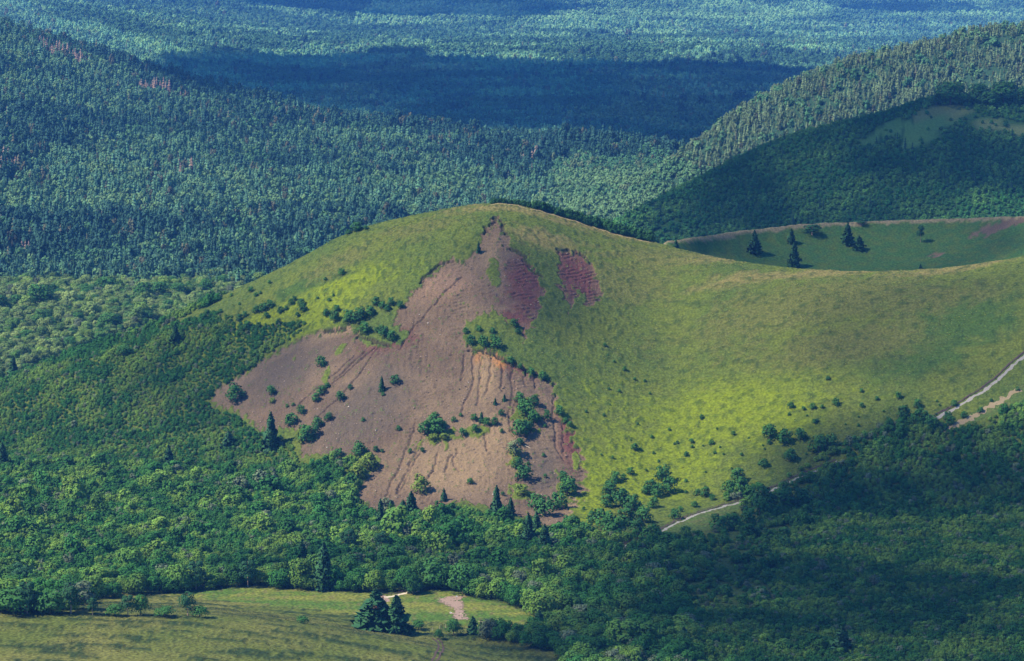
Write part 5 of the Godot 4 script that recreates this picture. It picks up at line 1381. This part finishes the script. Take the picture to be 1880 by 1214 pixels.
# ---------------------------------------------------------------- the scene
func _ready() -> void:
	rng.seed = 7
	var cam := Camera3D.new()
	cam.name = "camera"
	cam.position = Vector3(0, 242, 0)
	cam.rotation_degrees = Vector3(-8, 0, 0)
	cam.fov = 13.84
	cam.near = 1.0
	cam.far = 20000.0
	cam.current = true
	add_child(cam)
	var env := Environment.new()
	env.background_mode = Environment.BG_SKY
	env.sky = Sky.new()
	var sky := ProceduralSkyMaterial.new()
	sky.sky_top_color = Color(0.22, 0.43, 0.67)
	sky.sky_horizon_color = Color(0.60, 0.75, 0.84)
	sky.sky_curve = 0.12
	sky.ground_bottom_color = Color(0.10, 0.13, 0.10)
	sky.ground_horizon_color = Color(0.60, 0.75, 0.84)
	sky.energy_multiplier = 1.0
	env.sky.sky_material = sky
	env.tonemap_mode = Environment.TONE_MAPPER_LINEAR
	env.tonemap_exposure = 2.1
	env.fog_enabled = true
	env.fog_density = 0.000052
	env.fog_light_color = Color(0.34, 0.62, 1.0)
	env.sdfgi_enabled = true
	env.ssao_enabled = true
	env.ssil_enabled = true
	var we := WorldEnvironment.new()
	we.name = "environment"
	we.environment = env
	add_child(we)
	var sun := DirectionalLight3D.new()
	sun.name = "sun"
	sun.light_energy = 1.6
	sun.light_color = Color(1.0, 0.95, 0.86)
	sun.light_angular_distance = 0.6
	sun.shadow_enabled = true
	add_child(sun)
	sun.look_at_from_position(sun_towards * 100.0, Vector3.ZERO)

	soil.seed = 3
	soil.frequency = 0.018
	soil.fractal_octaves = 4
	fine.seed = 8
	fine.frequency = 0.11
	fine.fractal_octaves = 3
	block.seed = 5
	block.noise_type = FastNoiseLite.TYPE_CELLULAR
	block.cellular_return_type = FastNoiseLite.RETURN_CELL_VALUE
	block.frequency = 0.0032
	block.domain_warp_enabled = true
	block.domain_warp_amplitude = 60.0
	block.domain_warp_frequency = 0.01
	stand.seed = 21
	stand.frequency = 0.0026
	stand.fractal_octaves = 4
	make_materials()
	prepare_curves()
	build_ground()
	make_plants()
	build_thickets()
	build_forest()
	build_far_scrub()
	shrubs(SCREE_SHRUBS, "scree", "shrubs on the scree")
	shrubs(HILL_SHRUBS, "upper", "shrubs on the upper grass")
	shrubs(GRASS_SHRUBS, "grass", "shrubs dotted over the grass slope")
	shrubs(CLEARING_SHRUBS, "in the grassy gaps below the gravel footpath", "shrubs in the clearings below the footpath")
	build_crest_hedge()
	for e in SPRUCES:
		var inside: bool = e[1] > 1405.0
		var size := "tall" if e[3] > 11.0 else "middling" if e[3] > 7.0 else "small" if e[3] > 4.5 else "tiny"
		var spot := "in the crater bowl"
		if not inside:
			spot = "beside the summit gully of the scree" if e[1] > 1330.0 else "on the bare scree" if within(Vector2(e[0], e[1]), scree_outlines) else "by the meadow's lower hedge" if e[0] > -30.0 and e[1] < 1000.0 else "rising from the scrub on the hill flank" if e[1] > 1200.0 or e[0] < -120.0 else "in the wood at the foot of the scree" if e[1] > 1090.0 else "at the wood's edge above the meadow"
			if e[0] > 60.0:
				spot = "in the dark scrub below the gravel footpath"
		plant("spruce_tree", "%s dark spruce %s" % [size, spot], "spruce", "spruces in the crater" if inside else "spruces on and below the hill", on(e[0], e[1], 0.2), e[2], e[3], spruces[rng.randi() % 3], M.trunk, M.needle, M.bark)
	for e in PINES:
		var inside: bool = e[1] > 1405.0
		var size := "tall" if e[3] > 10.0 else "middling" if e[3] > 7.5 else "low"
		var spot := "on the far rim of the crater" if inside and e[1] > 1520.0 else "in the crater bowl" if inside else "behind the brow of the heath field" if e[1] < 985.0 else "at the wood's edge above the meadow"
		plant("pine_tree", "%s dark pine with a bare trunk %s" % [size, spot], "pine", "pines in the crater" if inside else "pines at the wood's edge", on(e[0], e[1], 0.2), e[2], e[3], pines[rng.randi() % 2], M.pine_trunk, M.needle_pine, M.pale_bark)
	var fir_labels := ["broad dark fir with a rusty dead patch standing alone on the meadow", "narrower dark fir close beside the broad fir on the meadow"]
	for k in 2:
		var e: Array = MEADOW_FIRS[k]
		var fir := plant("fir_tree", fir_labels[k], "fir", "", on(e[0], e[1], 0.2), e[2], e[3], mesh_of(conifer(90 + k, 24, 13, 1.05, 0.03, 0.42, 5)), M.trunk, M.needle_pine, M.bark)
		if k == 0:
			fir.rotation.y = 0.0
			var dead := obj("dead_branch", far_leafy[0], foliage(Color(0.24, 0.11, 0.06), 0.1), fir)
			dead.position = Vector3(0.02, 0.56, 0.17)
			dead.scale = Vector3(0.2, 0.11, 0.16)
			dead.set_meta("label", "rusty dead branch on the fir")
	for e in TREES:
		var size := "big" if e[2] > 13.0 else "middling" if e[2] > 8.0 else "small"
		var spot := "behind the brow of the heath field"
		if e[1] > 1440.0:
			spot = "in the brushy dip behind the hill" if e[0] < 0.0 else "on the brow of the shaded hill behind the crater"
		elif e[0] > -52.0 and e[1] < 985.0:
			spot = "on the near side of the meadow"
		elif e[0] > -70.0:
			spot = "at the wood's edge above the bare patch"
		plant("leafy_tree", "%s round leafy tree %s" % [size, spot], "tree", "trees " + spot, on(e[0], e[1], 0.2), e[2], e[3], tree_crowns[rng.randi() % 3], tree_stems[rng.randi() % 3], M.leaf[[0, 3, 0][rng.randi() % 3]], M.bark)
	build_small_things()
	build_people()
	build_tufts()
	build_clouds()
	print("done ", Time.get_ticks_msec())
